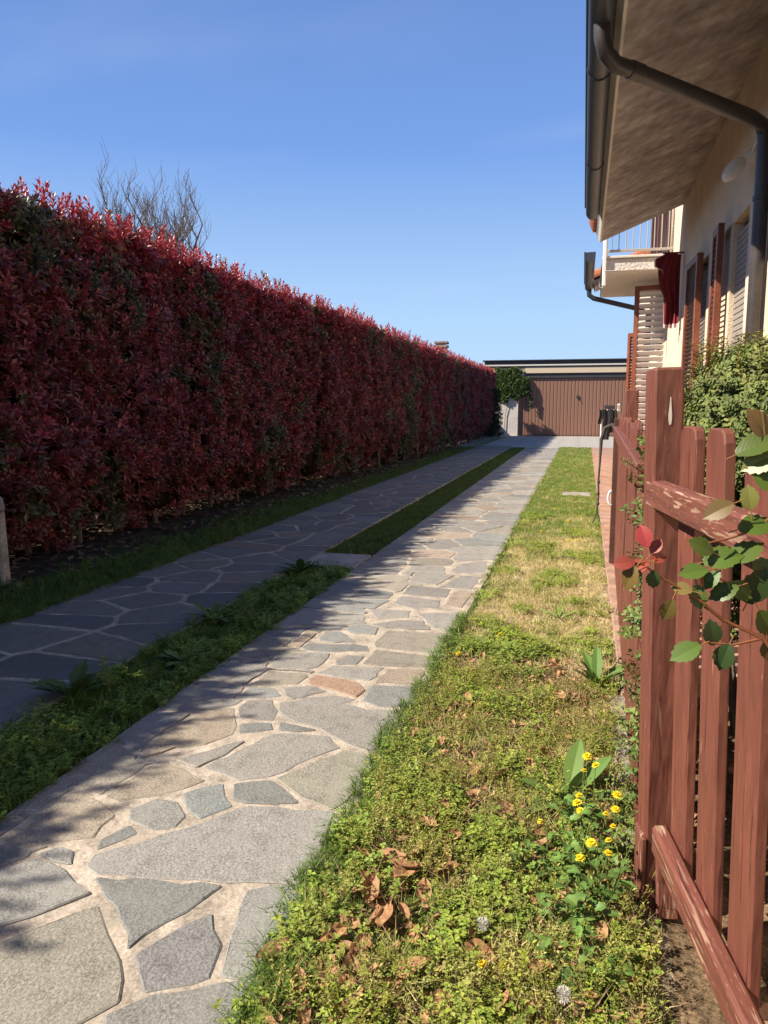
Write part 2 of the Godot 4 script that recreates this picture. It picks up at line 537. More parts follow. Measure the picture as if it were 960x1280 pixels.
func flag_path(called: String, x0: float, x1: float, z0: float, z1: float, traced: Array, tints: Dictionary, single_to: float) -> void:
	var path := struct_node(called)
	var mb := MB.new()
	mb.bx(Vector3((x0 + x1) / 2, -0.0575, (z0 + z1) / 2), Vector3(x1 - x0 + 0.02, 0.15, z0 - z1), 0.006)
	build(mb, "mortar_bed", M.mortar, path)
	var y := 0.021
	var polys := []
	for i in traced.size():
		var p := PackedVector2Array()
		var t: Array = traced[i]
		for k in range(0, t.size(), 2): p.append(Vector2(t[k], t[k + 1]))
		var wide := Geometry2D.offset_polygon(p, 0.0045, Geometry2D.JOIN_MITER)
		if wide.size() == 1: p = wide[0]
		polys.append(p)
		put(stone_mesh(p, y + R(-0.002, 0.002), tints.get(i, stone_tint())), "paving_stone", M.stone, path)
	var grown := []
	for p in polys:
		var q := Geometry2D.offset_polygon(p, 0.02)
		if q.size(): grown.append(q[0])
	# irregular slabs between: cells round jittered seeds, drawn apart by the width of the joints
	var seeds := []
	var z := z0
	var row := 0
	while z > z1 - 0.3:
		var dz := R(0.24, 0.40)
		var cnt := 2 + (1 if rng.randf() < 0.45 else 0)
		for i in cnt:
			seeds.append(Vector2(lerpf(x0, x1, (i + 0.5 + R(-0.34, 0.34)) / cnt), z - dz * 0.5 + R(-0.13, 0.13)))
		z -= dz
		row += 1
	var rest := []
	for i in seeds.size():
		var s: Vector2 = seeds[i]
		var cell := PackedVector2Array([Vector2(x0 + 0.004, z0), Vector2(x1 - 0.004, z0), Vector2(x1 - 0.004, z1), Vector2(x0 + 0.004, z1)])
		for j in range(maxi(0, i - 9), mini(seeds.size(), i + 10)):
			if j == i: continue
			var o: Vector2 = seeds[j]
			var d := (o - s).normalized()
			var m := (s + o) * 0.5 - d * R(0.007, 0.016) * joint_k
			var out := PackedVector2Array()
			for k in cell.size():
				var a := cell[k]; var b := cell[(k + 1) % cell.size()]
				var da := (a - m).dot(d); var db := (b - m).dot(d)
				if da <= 0.0: out.append(a)
				if (da < 0.0) != (db < 0.0) and absf(da - db) > 1e-7: out.append(a.lerp(b, da / (da - db)))
			cell = out
			if cell.size() < 3: break
		if cell.size() < 3: continue
		var pieces := [cell]
		for gp in grown:
			var nxt := []
			for c in pieces:
				var r := Geometry2D.clip_polygons(c, gp)
				for q in r:
					if not Geometry2D.is_polygon_clockwise(q): nxt.append(q)
			pieces = nxt
		for c in pieces:
			var area := 0.0
			var per := 0.0
			for k in c.size():
				var a: Vector2 = c[k]; var b: Vector2 = c[(k + 1) % c.size()]
				area += a.cross(b) * 0.5
				per += a.distance_to(b)
			area = absf(area)
			if area < 0.004 or area / per < 0.029: continue
			# drop needless corners
			var clean := PackedVector2Array()
			for k in c.size():
				if clean.is_empty() or clean[-1].distance_to(c[k]) > 0.012: clean.append(c[k])
			if clean.size() > 3 and clean[-1].distance_to(clean[0]) < 0.012: clean.remove_at(clean.size() - 1)
			if clean.size() < 3: continue
			var sm := stone_mesh(clean, y + R(-0.002, 0.002), stone_tint())
			if s.y > single_to: put(sm, "paving_stone", M.stone, path)
			else: rest.append(sm)
	if rest.size():
		var st := SurfaceTool.new()
		for m in rest: st.append_from(m, 0, Transform3D())
		put(st.commit(), "far_paving", M.stone, path, "stuff")

func paths() -> void:
	var T := [
		[-1.27, -1.36, -1.13, -1.53, -1.05, -1.45, -0.93, -1.33, -0.90, -1.27, -0.95, -1.19, -0.99, -1.09, -1.18, -1.05, -1.40, -1.26],
		[-1.47, -1.59, -1.42, -1.66, -1.31, -1.64, -1.18, -1.57, -1.31, -1.41, -1.42, -1.34, -1.61, -1.48],
		[-1.42, -1.69, -1.39, -1.73, -1.34, -1.72, -1.31, -1.67, -1.36, -1.67],
		[-1.26, -1.67, -1.27, -1.72, -1.09, -1.91, -0.97, -2.07, -0.70, -2.10, -0.67, -1.89, -0.66, -1.74, -0.87, -1.70, -1.01, -1.68, -1.21, -1.65],
		[-1.20, -1.63, -1.03, -1.66, -0.87, -1.68, -0.89, -1.62, -0.97, -1.42, -1.04, -1.50, -1.13, -1.57],
		[-0.94, -1.40, -0.84, -1.57, -0.77, -1.48, -0.75, -1.38, -0.77, -1.36, -0.86, -1.31, -0.92, -1.38],
		[-0.79, -1.68, -0.66, -1.73, -0.63, -1.60, -0.58, -1.42, -0.72, -1.39, -0.75, -1.49, -0.78, -1.61],
		[-0.90, -1.23, -0.84, -1.30, -0.71, -1.37, -0.58, -1.41, -0.55, -1.30, -0.55, -1.21, -0.86, -1.13],
		[-1.31, -1.96, -1.27, -2.04, -1.20, -2.04, -1.13, -1.97, -1.13, -1.91, -1.18, -1.88, -1.28, -1.91],
		[-1.20, -2.09, -1.11, -2.18, -1.07, -2.11, -1.02, -2.06, -1.08, -1.97, -1.15, -2.02],
		[-1.07, -2.19, -0.96, -2.24, -0.87, -2.17, -0.83, -2.13, -0.98, -2.09, -1.03, -2.10],
		[-1.30, -1.79, -1.26, -1.88, -1.22, -1.85, -1.28, -1.75],
		[-1.43, -2.01, -1.41, -2.23, -1.35, -2.26, -1.18, -2.19, -1.27, -2.07, -1.38, -2.00],
		[-1.58, -1.72, -1.55, -2.01, -1.46, -1.99, -1.34, -1.92, -1.33, -1.80, -1.42, -1.76, -1.50, -1.70],
		[-1.22, -2.27, -1.10, -2.59, -0.89, -2.62, -0.82, -2.54, -0.98, -2.27, -1.07, -2.22],
		[-0.95, -2.26, -0.79, -2.52, -0.68, -2.48, -0.65, -2.29, -0.71, -2.12, -0.82, -2.16],
		[-1.34, -2.30, -1.27, -2.39, -1.18, -2.50, -1.20, -2.38, -1.25, -2.27],
		[-1.47, -2.29, -1.50, -2.47, -1.47, -2.72, -1.36, -2.79, -1.30, -2.68, -1.25, -2.55, -1.31, -2.44, -1.40, -2.40],
		[-1.34, -2.80, -1.33, -2.88, -1.24, -2.91, -1.17, -2.81, -1.15, -2.71, -1.28, -2.70, -1.31, -2.74],
		[-1.26, -2.64, -1.15, -2.68, -1.12, -2.63, -1.23, -2.57],
		[-1.19, -2.88, -1.04, -2.97, -0.82, -2.90, -0.68, -2.92, -0.65, -2.69, -0.67, -2.52, -0.78, -2.57, -0.94, -2.68, -1.11, -2.75, -1.16, -2.80],
		[-1.11, -2.69, -0.96, -2.66, -1.09, -2.63],
		[-1.24, -3.05, -1.11, -3.10, -1.05, -3.06, -1.16, -2.94, -1.20, -2.97],
		[-0.86, -3.00, -0.87, -3.18, -0.68, -3.21, -0.67, -2.98, -0.78, -2.95],
		[-1.17, -3.18, -1.15, -3.24, -0.94, -3.19, -0.89, -3.11, -0.90, -3.03, -1.02, -3.09, -1.14, -3.12],
		[-1.14, -2.95, -1.00, -3.02, -0.90, -3.00, -0.97, -2.92, -1.07, -2.93],
		[-1.16, -3.27, -1.13, -3.38, -0.88, -3.42, -0.90, -3.24, -1.07, -3.25],
		[-0.86, -3.27, -0.85, -3.39, -0.69, -3.43, -0.67, -3.27, -0.86, -3.23],
		[-1.13, -3.46, -1.10, -3.55, -1.02, -3.56, -1.02, -3.44, -1.11, -3.41],
		[-0.99, -3.46, -0.99, -3.66, -0.67, -3.63, -0.65, -3.49, -0.88, -3.45],
		[-1.37, -3.63, -1.36, -3.69, -1.05, -3.73, -1.02, -3.66, -1.18, -3.59, -1.34, -3.59],
		[-1.02, -3.78, -1.01, -4.02, -0.68, -4.04, -0.66, -3.68, -1.00, -3.72],
		[-1.32, -3.76, -1.34, -3.92, -1.26, -3.94, -1.13, -3.78, -1.23, -3.74],
		[-1.25, -3.99, -1.20, -4.10, -1.08, -4.07, -1.06, -3.93, -1.20, -3.94],
		[-1.12, -4.11, -1.01, -4.23, -0.86, -4.26, -0.79, -4.10, -1.04, -4.07],
		[-1.41, -3.31, -1.44, -3.51, -1.20, -3.56, -1.19, -3.35, -1.23, -3.31, -1.37, -3.30],
		[-1.40, -3.06, -1.38, -3.24, -1.22, -3.25, -1.19, -3.22, -1.20, -3.12, -1.31, -3.08],
		[-1.38, -2.90, -1.39, -3.03, -1.28, -3.04, -1.22, -2.96, -1.31, -2.91],
		[-1.44, -3.62, -1.44, -3.91, -1.38, -3.87, -1.38, -3.62],
		[-0.92, -4.40, -0.69, -4.50, -0.68, -4.12, -0.76, -4.13],
		[-1.24, -4.43, -0.98, -4.46, -0.96, -4.31, -1.13, -4.26],
		[-1.13, -4.62, -1.11, -4.80, -0.85, -4.76, -0.83, -4.58, -0.97, -4.52],
		[-0.80, -4.65, -0.80, -5.01, -0.67, -5.01, -0.69, -4.61],
		[-1.12, -4.87, -1.12, -5.11, -0.83, -5.07, -0.83, -4.84],
		[-0.92, -5.12, -0.83, -5.52, -0.68, -5.52, -0.70, -5.11],
		[-1.15, -5.23, -1.17, -5.50, -0.88, -5.52, -0.95, -5.18],
		[-0.93, -5.66, -0.88, -5.99, -0.71, -6.10, -0.68, -5.66, -0.86, -5.60]]
	var tan_c := Color(0.40, 0.345, 0.27)
	var dark := Color(0.25, 0.255, 0.25)
	var tints := {0: Color(0.33, 0.315, 0.27), 1: Color(0.33, 0.33, 0.31), 3: Color(0.36, 0.35, 0.335), 4: Color(0.25, 0.255, 0.25), 5: Color(0.26, 0.26, 0.26), 6: Color(0.31, 0.32, 0.30), 7: Color(0.28, 0.28, 0.265),
		8: Color(0.32, 0.32, 0.30), 9: Color(0.29, 0.31, 0.305), 11: dark, 12: Color(0.38, 0.33, 0.27), 13: Color(0.42, 0.37, 0.30), 14: Color(0.36, 0.345, 0.315), 15: Color(0.345, 0.33, 0.275), 17: tan_c, 19: dark, 24: Color(0.42, 0.29, 0.21), 21: dark}
	flag_path("right_path", -1.66, -0.645, 1.0, -24.0, T, tints, -16.0)
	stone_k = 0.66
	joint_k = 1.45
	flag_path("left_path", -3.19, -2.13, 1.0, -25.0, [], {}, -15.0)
	# concrete apron before the garage
	var mb := MB.new()
	var x := -5.2
	mb.bx(Vector3(-1.9, -0.06, -29.35), Vector3(7.2, 0.14, 9.9), 0.01)
	build(mb, "apron", M.concrete, self, "structure")
	# pinkish walk along the fence and house, slab by slab
	var walk := struct_node("house_walk")
	var z := -3.35
	while z > -24.2:
		mb = MB.new()
		mb.col = jig(Color(1.25, 0.62, 0.50), 0.06)
		var xl := 0.20 + 0.004 * (-z - 3.0)
		mb.bx(Vector3((xl + 1.13) / 2, -0.015, z - 0.5), Vector3(1.13 - xl, 0.09, 0.992), 0.006)
		build(mb, "walk_slab", M.concrete, walk)
		z -= 1.0
	# worn beige kerb stones by the near fence
	var kerb := struct_node("kerb")
	for q in [[-3.12, 0.42], [-2.70, 0.38], [-2.30, 0.36]]:
		mb = MB.new()
		mb.col = jig(Color(0.95, 0.86, 0.74), 0.06)
		mb.box(Transform3D(Basis(Vector3.UP, R(-0.03, 0.03)), Vector3(0.205 + R(-0.01, 0.01), -0.01, q[0])), Vector3(0.13, 0.07, q[1] - 0.03), 0.01)
		build(mb, "kerb_stone", M.concrete, kerb)
	# concrete cover set across the middle strip and a half-buried flag in the lawn
	mb = MB.new()
	mb.col = Color(0.95, 0.95, 0.95)
	mb.bx(Vector3(0, -0.02, 0), Vector3(0.44, 0.09, 0.52), 0.008)
	var cover := thing("concrete_cover", "square grey concrete slab set across the grass between the two stone strips", "slab", Vector3(-1.895, 0, -5.85))
	build(mb, "slab_top", M.concrete, cover)
	mb = MB.new()
	mb.col = Color(0.8, 0.8, 0.74)
	mb.bx(Vector3(0, -0.02, 0), Vector3(0.40, 0.09, 0.42), 0.012)
	var flag := thing("stepping_stone", "grey stepping stone sunk into the green lawn near the walk", "stepping stone", Vector3(-0.05, 0, -11.3))
	build(mb, "stone_top", M.concrete, flag)

# ------------------------------------------------------------------ hedge
func sprig(leaves: int, L: float, W: float, spread: float) -> ArrayMesh:
	var mb := MB.new()
	for i in leaves:
		var q := float(i) / leaves
		var az := i * 2.4 + R(-0.3, 0.3)
		var el := lerpf(1.35, 0.25, pow(q, 0.8)) + R(-0.18, 0.18)
		var d := Vector3(cos(az) * cos(el) * spread, sin(el), sin(az) * cos(el) * spread).normalized()
		var up := (Vector3.UP - d * d.y + Vector3(0.001, 0, 0)).normalized()
		var k := R(0.72, 1.15)
		mb.col = Color(k, k, k)
		mb.leaf(Transform3D(aim(d, up), d * 0.004 - Vector3(0, q * L * 0.5, 0)), L * R(0.7, 1.1) * lerpf(0.75, 1.05, q), W * R(0.85, 1.1), 0.45, R(0.05, 0.35), 3, 0.55)
	return mb.mesh()

func shoot_mesh() -> ArrayMesh:
	var mb := MB.new()
	mb.col = Color(0.8, 0.5, 0.5)
	mb.tube([Vector3(0, -0.1, 0), Vector3(0.005, 0.1, 0), Vector3(0, 0.2, 0.004)], [0.003, 0.0022, 0.001], 4, false)
	for i in 16:
		var q := float(i) / 16
		var az := i * 2.4
		var el := lerpf(0.45, 1.25, q) + R(-0.15, 0.15)
		var d := Vector3(cos(az) * cos(el), sin(el), sin(az) * cos(el)).normalized()
		var k := R(0.8, 1.2)
		mb.col = Color(k, k, k)
		mb.leaf(Transform3D(aim(d, (Vector3.UP - d * d.y).normalized()), Vector3(0, -0.04 + q * 0.23, 0)), R(0.065, 0.095) * lerpf(1.0, 0.7, q), 0.0125, 0.45, R(0.0, 0.3), 3, 0.55)
	return mb.mesh()

var hn := noise(60, 1.0, 3)
func hedge_shift(z: float) -> float:
	return 0.5 * smoothstep(-5.0, -27.0, z)

func hedge_x(y: float, z: float) -> float:
	var p := fposmod(z + 0.55, 1.4) / 1.4
	var bulge := 0.07 * sin(p * PI)
	var x := -4.22 + hedge_shift(z) + bulge + 0.11 * hn.get_noise_2d(z * 0.6, y * 0.8) + 0.08 * hn.get_noise_2d(z * 2.3 + 40.0, y * 2.0)
	x -= 0.20 * exp(-pow((z + 11.8) / 0.16, 2.0)) + 0.12 * exp(-pow((z + 19.0) / 0.2, 2.0))
	x -= 0.30 * pow(smoothstep(2.65, 3.0, y), 2.0)
	x -= 0.22 * smoothstep(0.75, 0.2, y)
	return x

func hedge_top(z: float) -> float:
	return 2.86 + 0.004 * (-z) * 0.3 - 0.46 * hedge_shift(z) + 0.06 * hn.get_noise_2d(z * 0.8, 77.0) + 0.04 * hn.get_noise_2d(z * 3.0, 99.0)

func hedge() -> void:
	var t := thing("photinia_hedge", "tall clipped hedge of dark red leaves along the left of the driveway", "hedge", Vector3(-4.6, 0, -16.5))
	t.position = Vector3.ZERO
	var zn := 3.2
	var zf := -33.2
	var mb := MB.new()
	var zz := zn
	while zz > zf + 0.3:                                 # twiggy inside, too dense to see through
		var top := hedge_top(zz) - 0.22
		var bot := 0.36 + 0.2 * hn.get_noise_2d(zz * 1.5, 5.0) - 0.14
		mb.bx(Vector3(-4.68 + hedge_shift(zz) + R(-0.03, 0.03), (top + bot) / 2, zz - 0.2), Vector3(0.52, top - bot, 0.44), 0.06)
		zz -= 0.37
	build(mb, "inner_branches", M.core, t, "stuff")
	var where := [[], [], [], []]
	var cols := [[], [], [], []]
	var young := Color(0.44, 0.052, 0.064)
	var red := Color(0.28, 0.055, 0.062)
	var deep := Color(0.165, 0.062, 0.060)
	var green := Color(0.115, 0.115, 0.060)
	var put_in := func(k: int, p: Vector3, d: Vector3, s: float, c: Color) -> void:
		where[k].append(Transform3D(basis_to(d, R(0, TAU)).scaled(Vector3.ONE * s), p))
		cols[k].append(c)
	var pick := func(p: Vector3, depth: float) -> Color:
		var a := hn.get_noise_2d(p.z * 0.55 + 300.0, p.y * 0.5) + 0.7 * hn.get_noise_2d(p.z * 2.6, p.y * 2.4 + 90.0)
		var gr := smoothstep(0.30, 0.62, a + 1.3 * depth + 0.25 * smoothstep(1.1, 0.3, p.y) + 0.45 * exp(-pow((p.z + 17.5) / 0.9, 2.0)) + 0.35 * exp(-pow((p.z + 22.5) / 1.2, 2.0)) + 0.5 * exp(-pow((p.z + 11.8) / 0.3, 2.0)) * (1.0 if p.y < 3.2 else 0.0) + R(-0.28, 0.28))
		var c := deep.lerp(red, clampf(0.55 + R(-0.5, 0.5) + 0.5 * a, 0, 1))
		c = c.lerp(young, clampf(R(-0.5, 0.5) + 0.9 * smoothstep(2.3, 2.95, p.y), 0, 1))
		return jig(c.lerp(green, gr), 0.25)
	var len_z := zn - zf
	for i in 34500:
		var z := zn - len_z * rng.randf()
		if z > -2.6 and rng.randf() < 0.5: continue
		if z < -14.0 and rng.randf() < 0.25: z = -2.6 - 13.0 * rng.randf()
		var top := hedge_top(z)
		var low := 0.11 + 0.18 * hn.get_noise_2d(z * 1.4, 55.0)
		var y := lerpf(low, top, pow(rng.randf(), 0.92))
		var depth := pow(rng.randf(), 1.6) * 0.24
		var p := Vector3(hedge_x(y, z) - depth, y, z)
		if y < 0.7 and rng.randf() < 0.2 - y * 0.3: continue
		var d := Vector3(R(0.2, 1.1), R(0.0, 1.0), R(-0.6, 0.6))
		(put_in as Callable).call(rng.randi() % 3, p, d, R(0.7, 1.35), (pick as Callable).call(p, depth))
	for i in 12500:                                      # the top, and the shaded back
		var z := zn - len_z * rng.randf()
		var x := R(-5.16, -4.22) + hedge_shift(z)
		var y := hedge_top(z) - R(0.0, 0.22)
		var p := Vector3(x, y, z)
		(put_in as Callable).call(rng.randi() % 3, p, Vector3(R(-0.5, 0.6), R(0.5, 1.0), R(-0.5, 0.5)), R(0.8, 1.15), (pick as Callable).call(p, 0.0))
	for i in 14500:
		var z := zn - len_z * rng.randf()
		var y := lerpf(0.02, 2.9, pow(rng.randf(), 1.5))
		var p := Vector3(-5.1 + hedge_shift(z) + R(-0.12, 0.14), y, z)
		(put_in as Callable).call(rng.randi() % 3, p, Vector3(R(-1.1, -0.2), R(0, 1), R(-0.6, 0.6)), R(0.8, 1.2), (pick as Callable).call(p, 0.0))
	for i in 1100:                                       # far end
		var y := R(0.3, 2.9)
		var p := Vector3(R(-5.1, -4.15) + 0.5, minf(y, 2.68), zf + R(-0.25, 0.1))
		(put_in as Callable).call(rng.randi() % 3, p, Vector3(R(-0.5, 0.5), R(0, 1), -1), R(0.8, 1.2), (pick as Callable).call(p, 0.0))
	for i in 2650:                                       # young shoots standing up from the clipped top
		var z := zn - len_z * rng.randf()
		var x := -4.22 + hedge_shift(z) - pow(rng.randf(), 1.3) * 0.9
		var tall := clampf(0.55 + 0.6 * hn.get_noise_2d(z * 1.7, x * 2.0 + 20.0) + R(-0.3, 0.3), 0.0, 1.0)
		var p := Vector3(x, hedge_top(z) - 0.10 + 0.16 * tall, z)
		(put_in as Callable).call(3, p, Vector3(R(-0.4, 0.45), 1.0, R(-0.4, 0.4)), R(0.55, 1.05), jig(Color(0.42, 0.04, 0.06).lerp(Color(0.55, 0.10, 0.09), R(0, 0.7)).lerp(Color(0.20, 0.16, 0.04), 0.7 if rng.randf() < 0.08 else 0.0), 0.2))
	var ms := [sprig(10, 0.082, 0.0135, 1.0), sprig(9, 0.074, 0.013, 1.15), sprig(11, 0.088, 0.014, 0.85), shoot_mesh()]
	for k in 4:
		scatter("foliage", ms[k], M.hedge_leaf, where[k], cols[k], t)
	# stems at the foot of the hedge
	var z := -2.2
	while z > -32.5:
		mb = MB.new()
		var x := -4.55 + hedge_shift(z) + R(-0.12, 0.15)
		mb.tube([Vector3(x, -0.05, z), Vector3(x + R(-0.03, 0.03), 0.25, z + R(-0.05, 0.05)), Vector3(x + R(-0.08, 0.08), 0.75, z + R(-0.12, 0.12))], [0.03, 0.024, 0.018], 7)
		for k in 3:
			var b := Vector3(x, R(0.12, 0.3), z)
			mb.tube([b, b + Vector3(R(-0.1, 0.15), 0.2, R(-0.2, 0.2)), b + Vector3(R(-0.15, 0.3), 0.5, R(-0.35, 0.35))], [0.012, 0.009, 0.006], 5)
		build(mb, "trunk", M.pale_bark, t)
		z -= R(0.55, 0.8)

# ------------------------------------------------------------------ grass and weeds
func tuft(blades: int, L: float, W: float, lean: float, r: float) -> ArrayMesh:
	var mb := MB.new()
	for i in blades:
		var az := R(0, TAU)
		var b := Vector3(R(-r, r), 0, R(-r, r))
		var l := L * R(0.55, 1.15)
		var ln := lean * R(0.3, 1.3)
		var out := Vector3(cos(az), 0, sin(az))
		var side := Vector3(-sin(az), 0, cos(az)) * W
		var p1 := b + Vector3.UP * l * 0.55 + out * l * ln * 0.25
		var p2 := b + Vector3.UP * l * (1.0 - 0.25 * ln) + out * l * ln * 0.8
		var k := R(0.75, 1.2)
		mb.col = Color(k, k, k * 0.9)
		mb.quad(b - side, p1 - side * 0.75, p1 + side * 0.75, b + side)
		mb.tri(p1 - side * 0.75, p2, p1 + side * 0.75)
	return mb.mesh()

func medick(stems: int, h: float, flowers: bool) -> ArrayMesh:     # low clover-like weed
	var mb := MB.new()
	for s in stems:
		var az := R(0, TAU)
		var reach := R(0.15, 0.9) * h
		var tip := Vector3(cos(az) * reach, h * R(0.5, 1.1), sin(az) * reach)
		mb.col = Color(0.8, 0.9, 0.7)
		mb.tube([Vector3.ZERO, tip * 0.5 + Vector3(0, h * 0.12, 0), tip], [0.0009, 0.0008, 0.0006], 3, false)
		for k in 3:
			var at := tip * (0.45 + 0.27 * k) + Vector3(R(-1, 1), R(0, 1), R(-1, 1)) * 0.006
			var kk := R(0.75, 1.25)
			mb.col = Color(kk, kk, kk)
			for j in 3:
				var a := az + j * TAU / 3 + R(-0.3, 0.3)
				var d := Vector3(cos(a), R(-0.1, 0.5), sin(a)).normalized()
				mb.leaf(Transform3D(aim(d, Vector3.UP), at), R(0.010, 0.017), R(0.0042, 0.0068), 0.25, 0.1, 2, 0.6)
		if flowers and rng.randf() < 0.55:
			mb.col = Color(3.4, 2.2, 0.25)
			for j in 4:
				var o := Vector3(R(-1, 1), R(0, 1), R(-1, 1)) * 0.0035
				mb.leaf(Transform3D(aim(Vector3(R(-1, 1), 0.6, R(-1, 1)), Vector3.UP), tip + o), 0.005, 0.002, 0.2, 0.0, 2)
	return mb.mesh()

func wiry(stems: int, h: float) -> ArrayMesh:
	var mb := MB.new()
	for s in stems:
		var az := R(0, TAU)
		var tip := Vector3(cos(az) * R(0.1, 0.5) * h, h * R(0.4, 1.1), sin(az) * R(0.1, 0.5) * h)
		mb.col = Color(0.9, 0.85, 0.7)
		mb.tube([Vector3.ZERO, tip * 0.55 + Vector3(0, h * 0.08, 0), tip], [0.0008, 0.0007, 0.0005], 3, false)
		for k in 9:
			var at := tip * R(0.3, 1.0) + Vector3(R(-1, 1), R(-1, 1), R(-1, 1)) * 0.004
			var kk := R(0.7, 1.3)
			mb.col = Color(kk, kk, kk)
			var a := R(0, TAU)
			mb.leaf(Transform3D(aim(Vector3(cos(a), R(-0.2, 0.9), sin(a)).normalized(), Vector3.UP), at), R(0.006, 0.013), R(0.0016, 0.0032), 0.25, 0.2, 2, 0.6)
	return mb.mesh()

func rosette(n: int, L: float, W: float, up: float, tooth := 0.0) -> ArrayMesh:
	var mb := MB.new()
	for i in n:
		var az := i * 2.4 + R(-0.4, 0.4)
		var el := up * R(0.5, 1.3)
		var d := Vector3(cos(az) * cos(el), sin(el), sin(az) * cos(el))
		var k := R(0.8, 1.2)
		mb.col = Color(k, k, k)
		mb.leaf(Transform3D(aim(d, (Vector3.UP - d * d.y).normalized()), d * L * 0.12), L * R(0.6, 1.1), W * R(0.8, 1.15), 0.3, R(0.15, 0.5), 6, 0.58, true, tooth)
	return mb.mesh()

func curled(L: float, W: float, curl: float) -> ArrayMesh:     # a fallen leaf, dry and rolled
	var mb := MB.new()
	var nx := 4
	var nz := 5
	var P := []
	for i in nz + 1:
		var q := float(i) / nz
		var w := W * pow(sin(PI * clampf(q * 0.94 + 0.04, 0, 1)), 0.7) * R(0.85, 1.12)
		var rowp := []
		for k in nx + 1:
			var s := lerpf(-1, 1, float(k) / nx)
			var a := s * curl * (0.7 + 0.5 * q)
			rowp.append(Vector3(sin(a) * w / maxf(curl, 0.3), (1.0 - cos(a)) * w / maxf(curl, 0.3) + 0.25 * L * pow(q - 0.4, 2.0) + R(-1, 1) * 0.003, (q - 0.5) * L))
		P.append(rowp)
	for i in nz:
		for k in nx:
			var b := R(0.75, 1.15)
			mb.col = Color(b, b, b)
			mb.quad(P[i][k], P[i][k + 1], P[i + 1][k + 1], P[i + 1][k])
	mb.col = Color(0.6, 0.6, 0.6)
	mb.tube([Vector3(0, 0.004, -L * 0.5), Vector3(0.004, 0.008, -L * 0.75)], [0.0014, 0.001], 4, false)
	return mb.mesh()

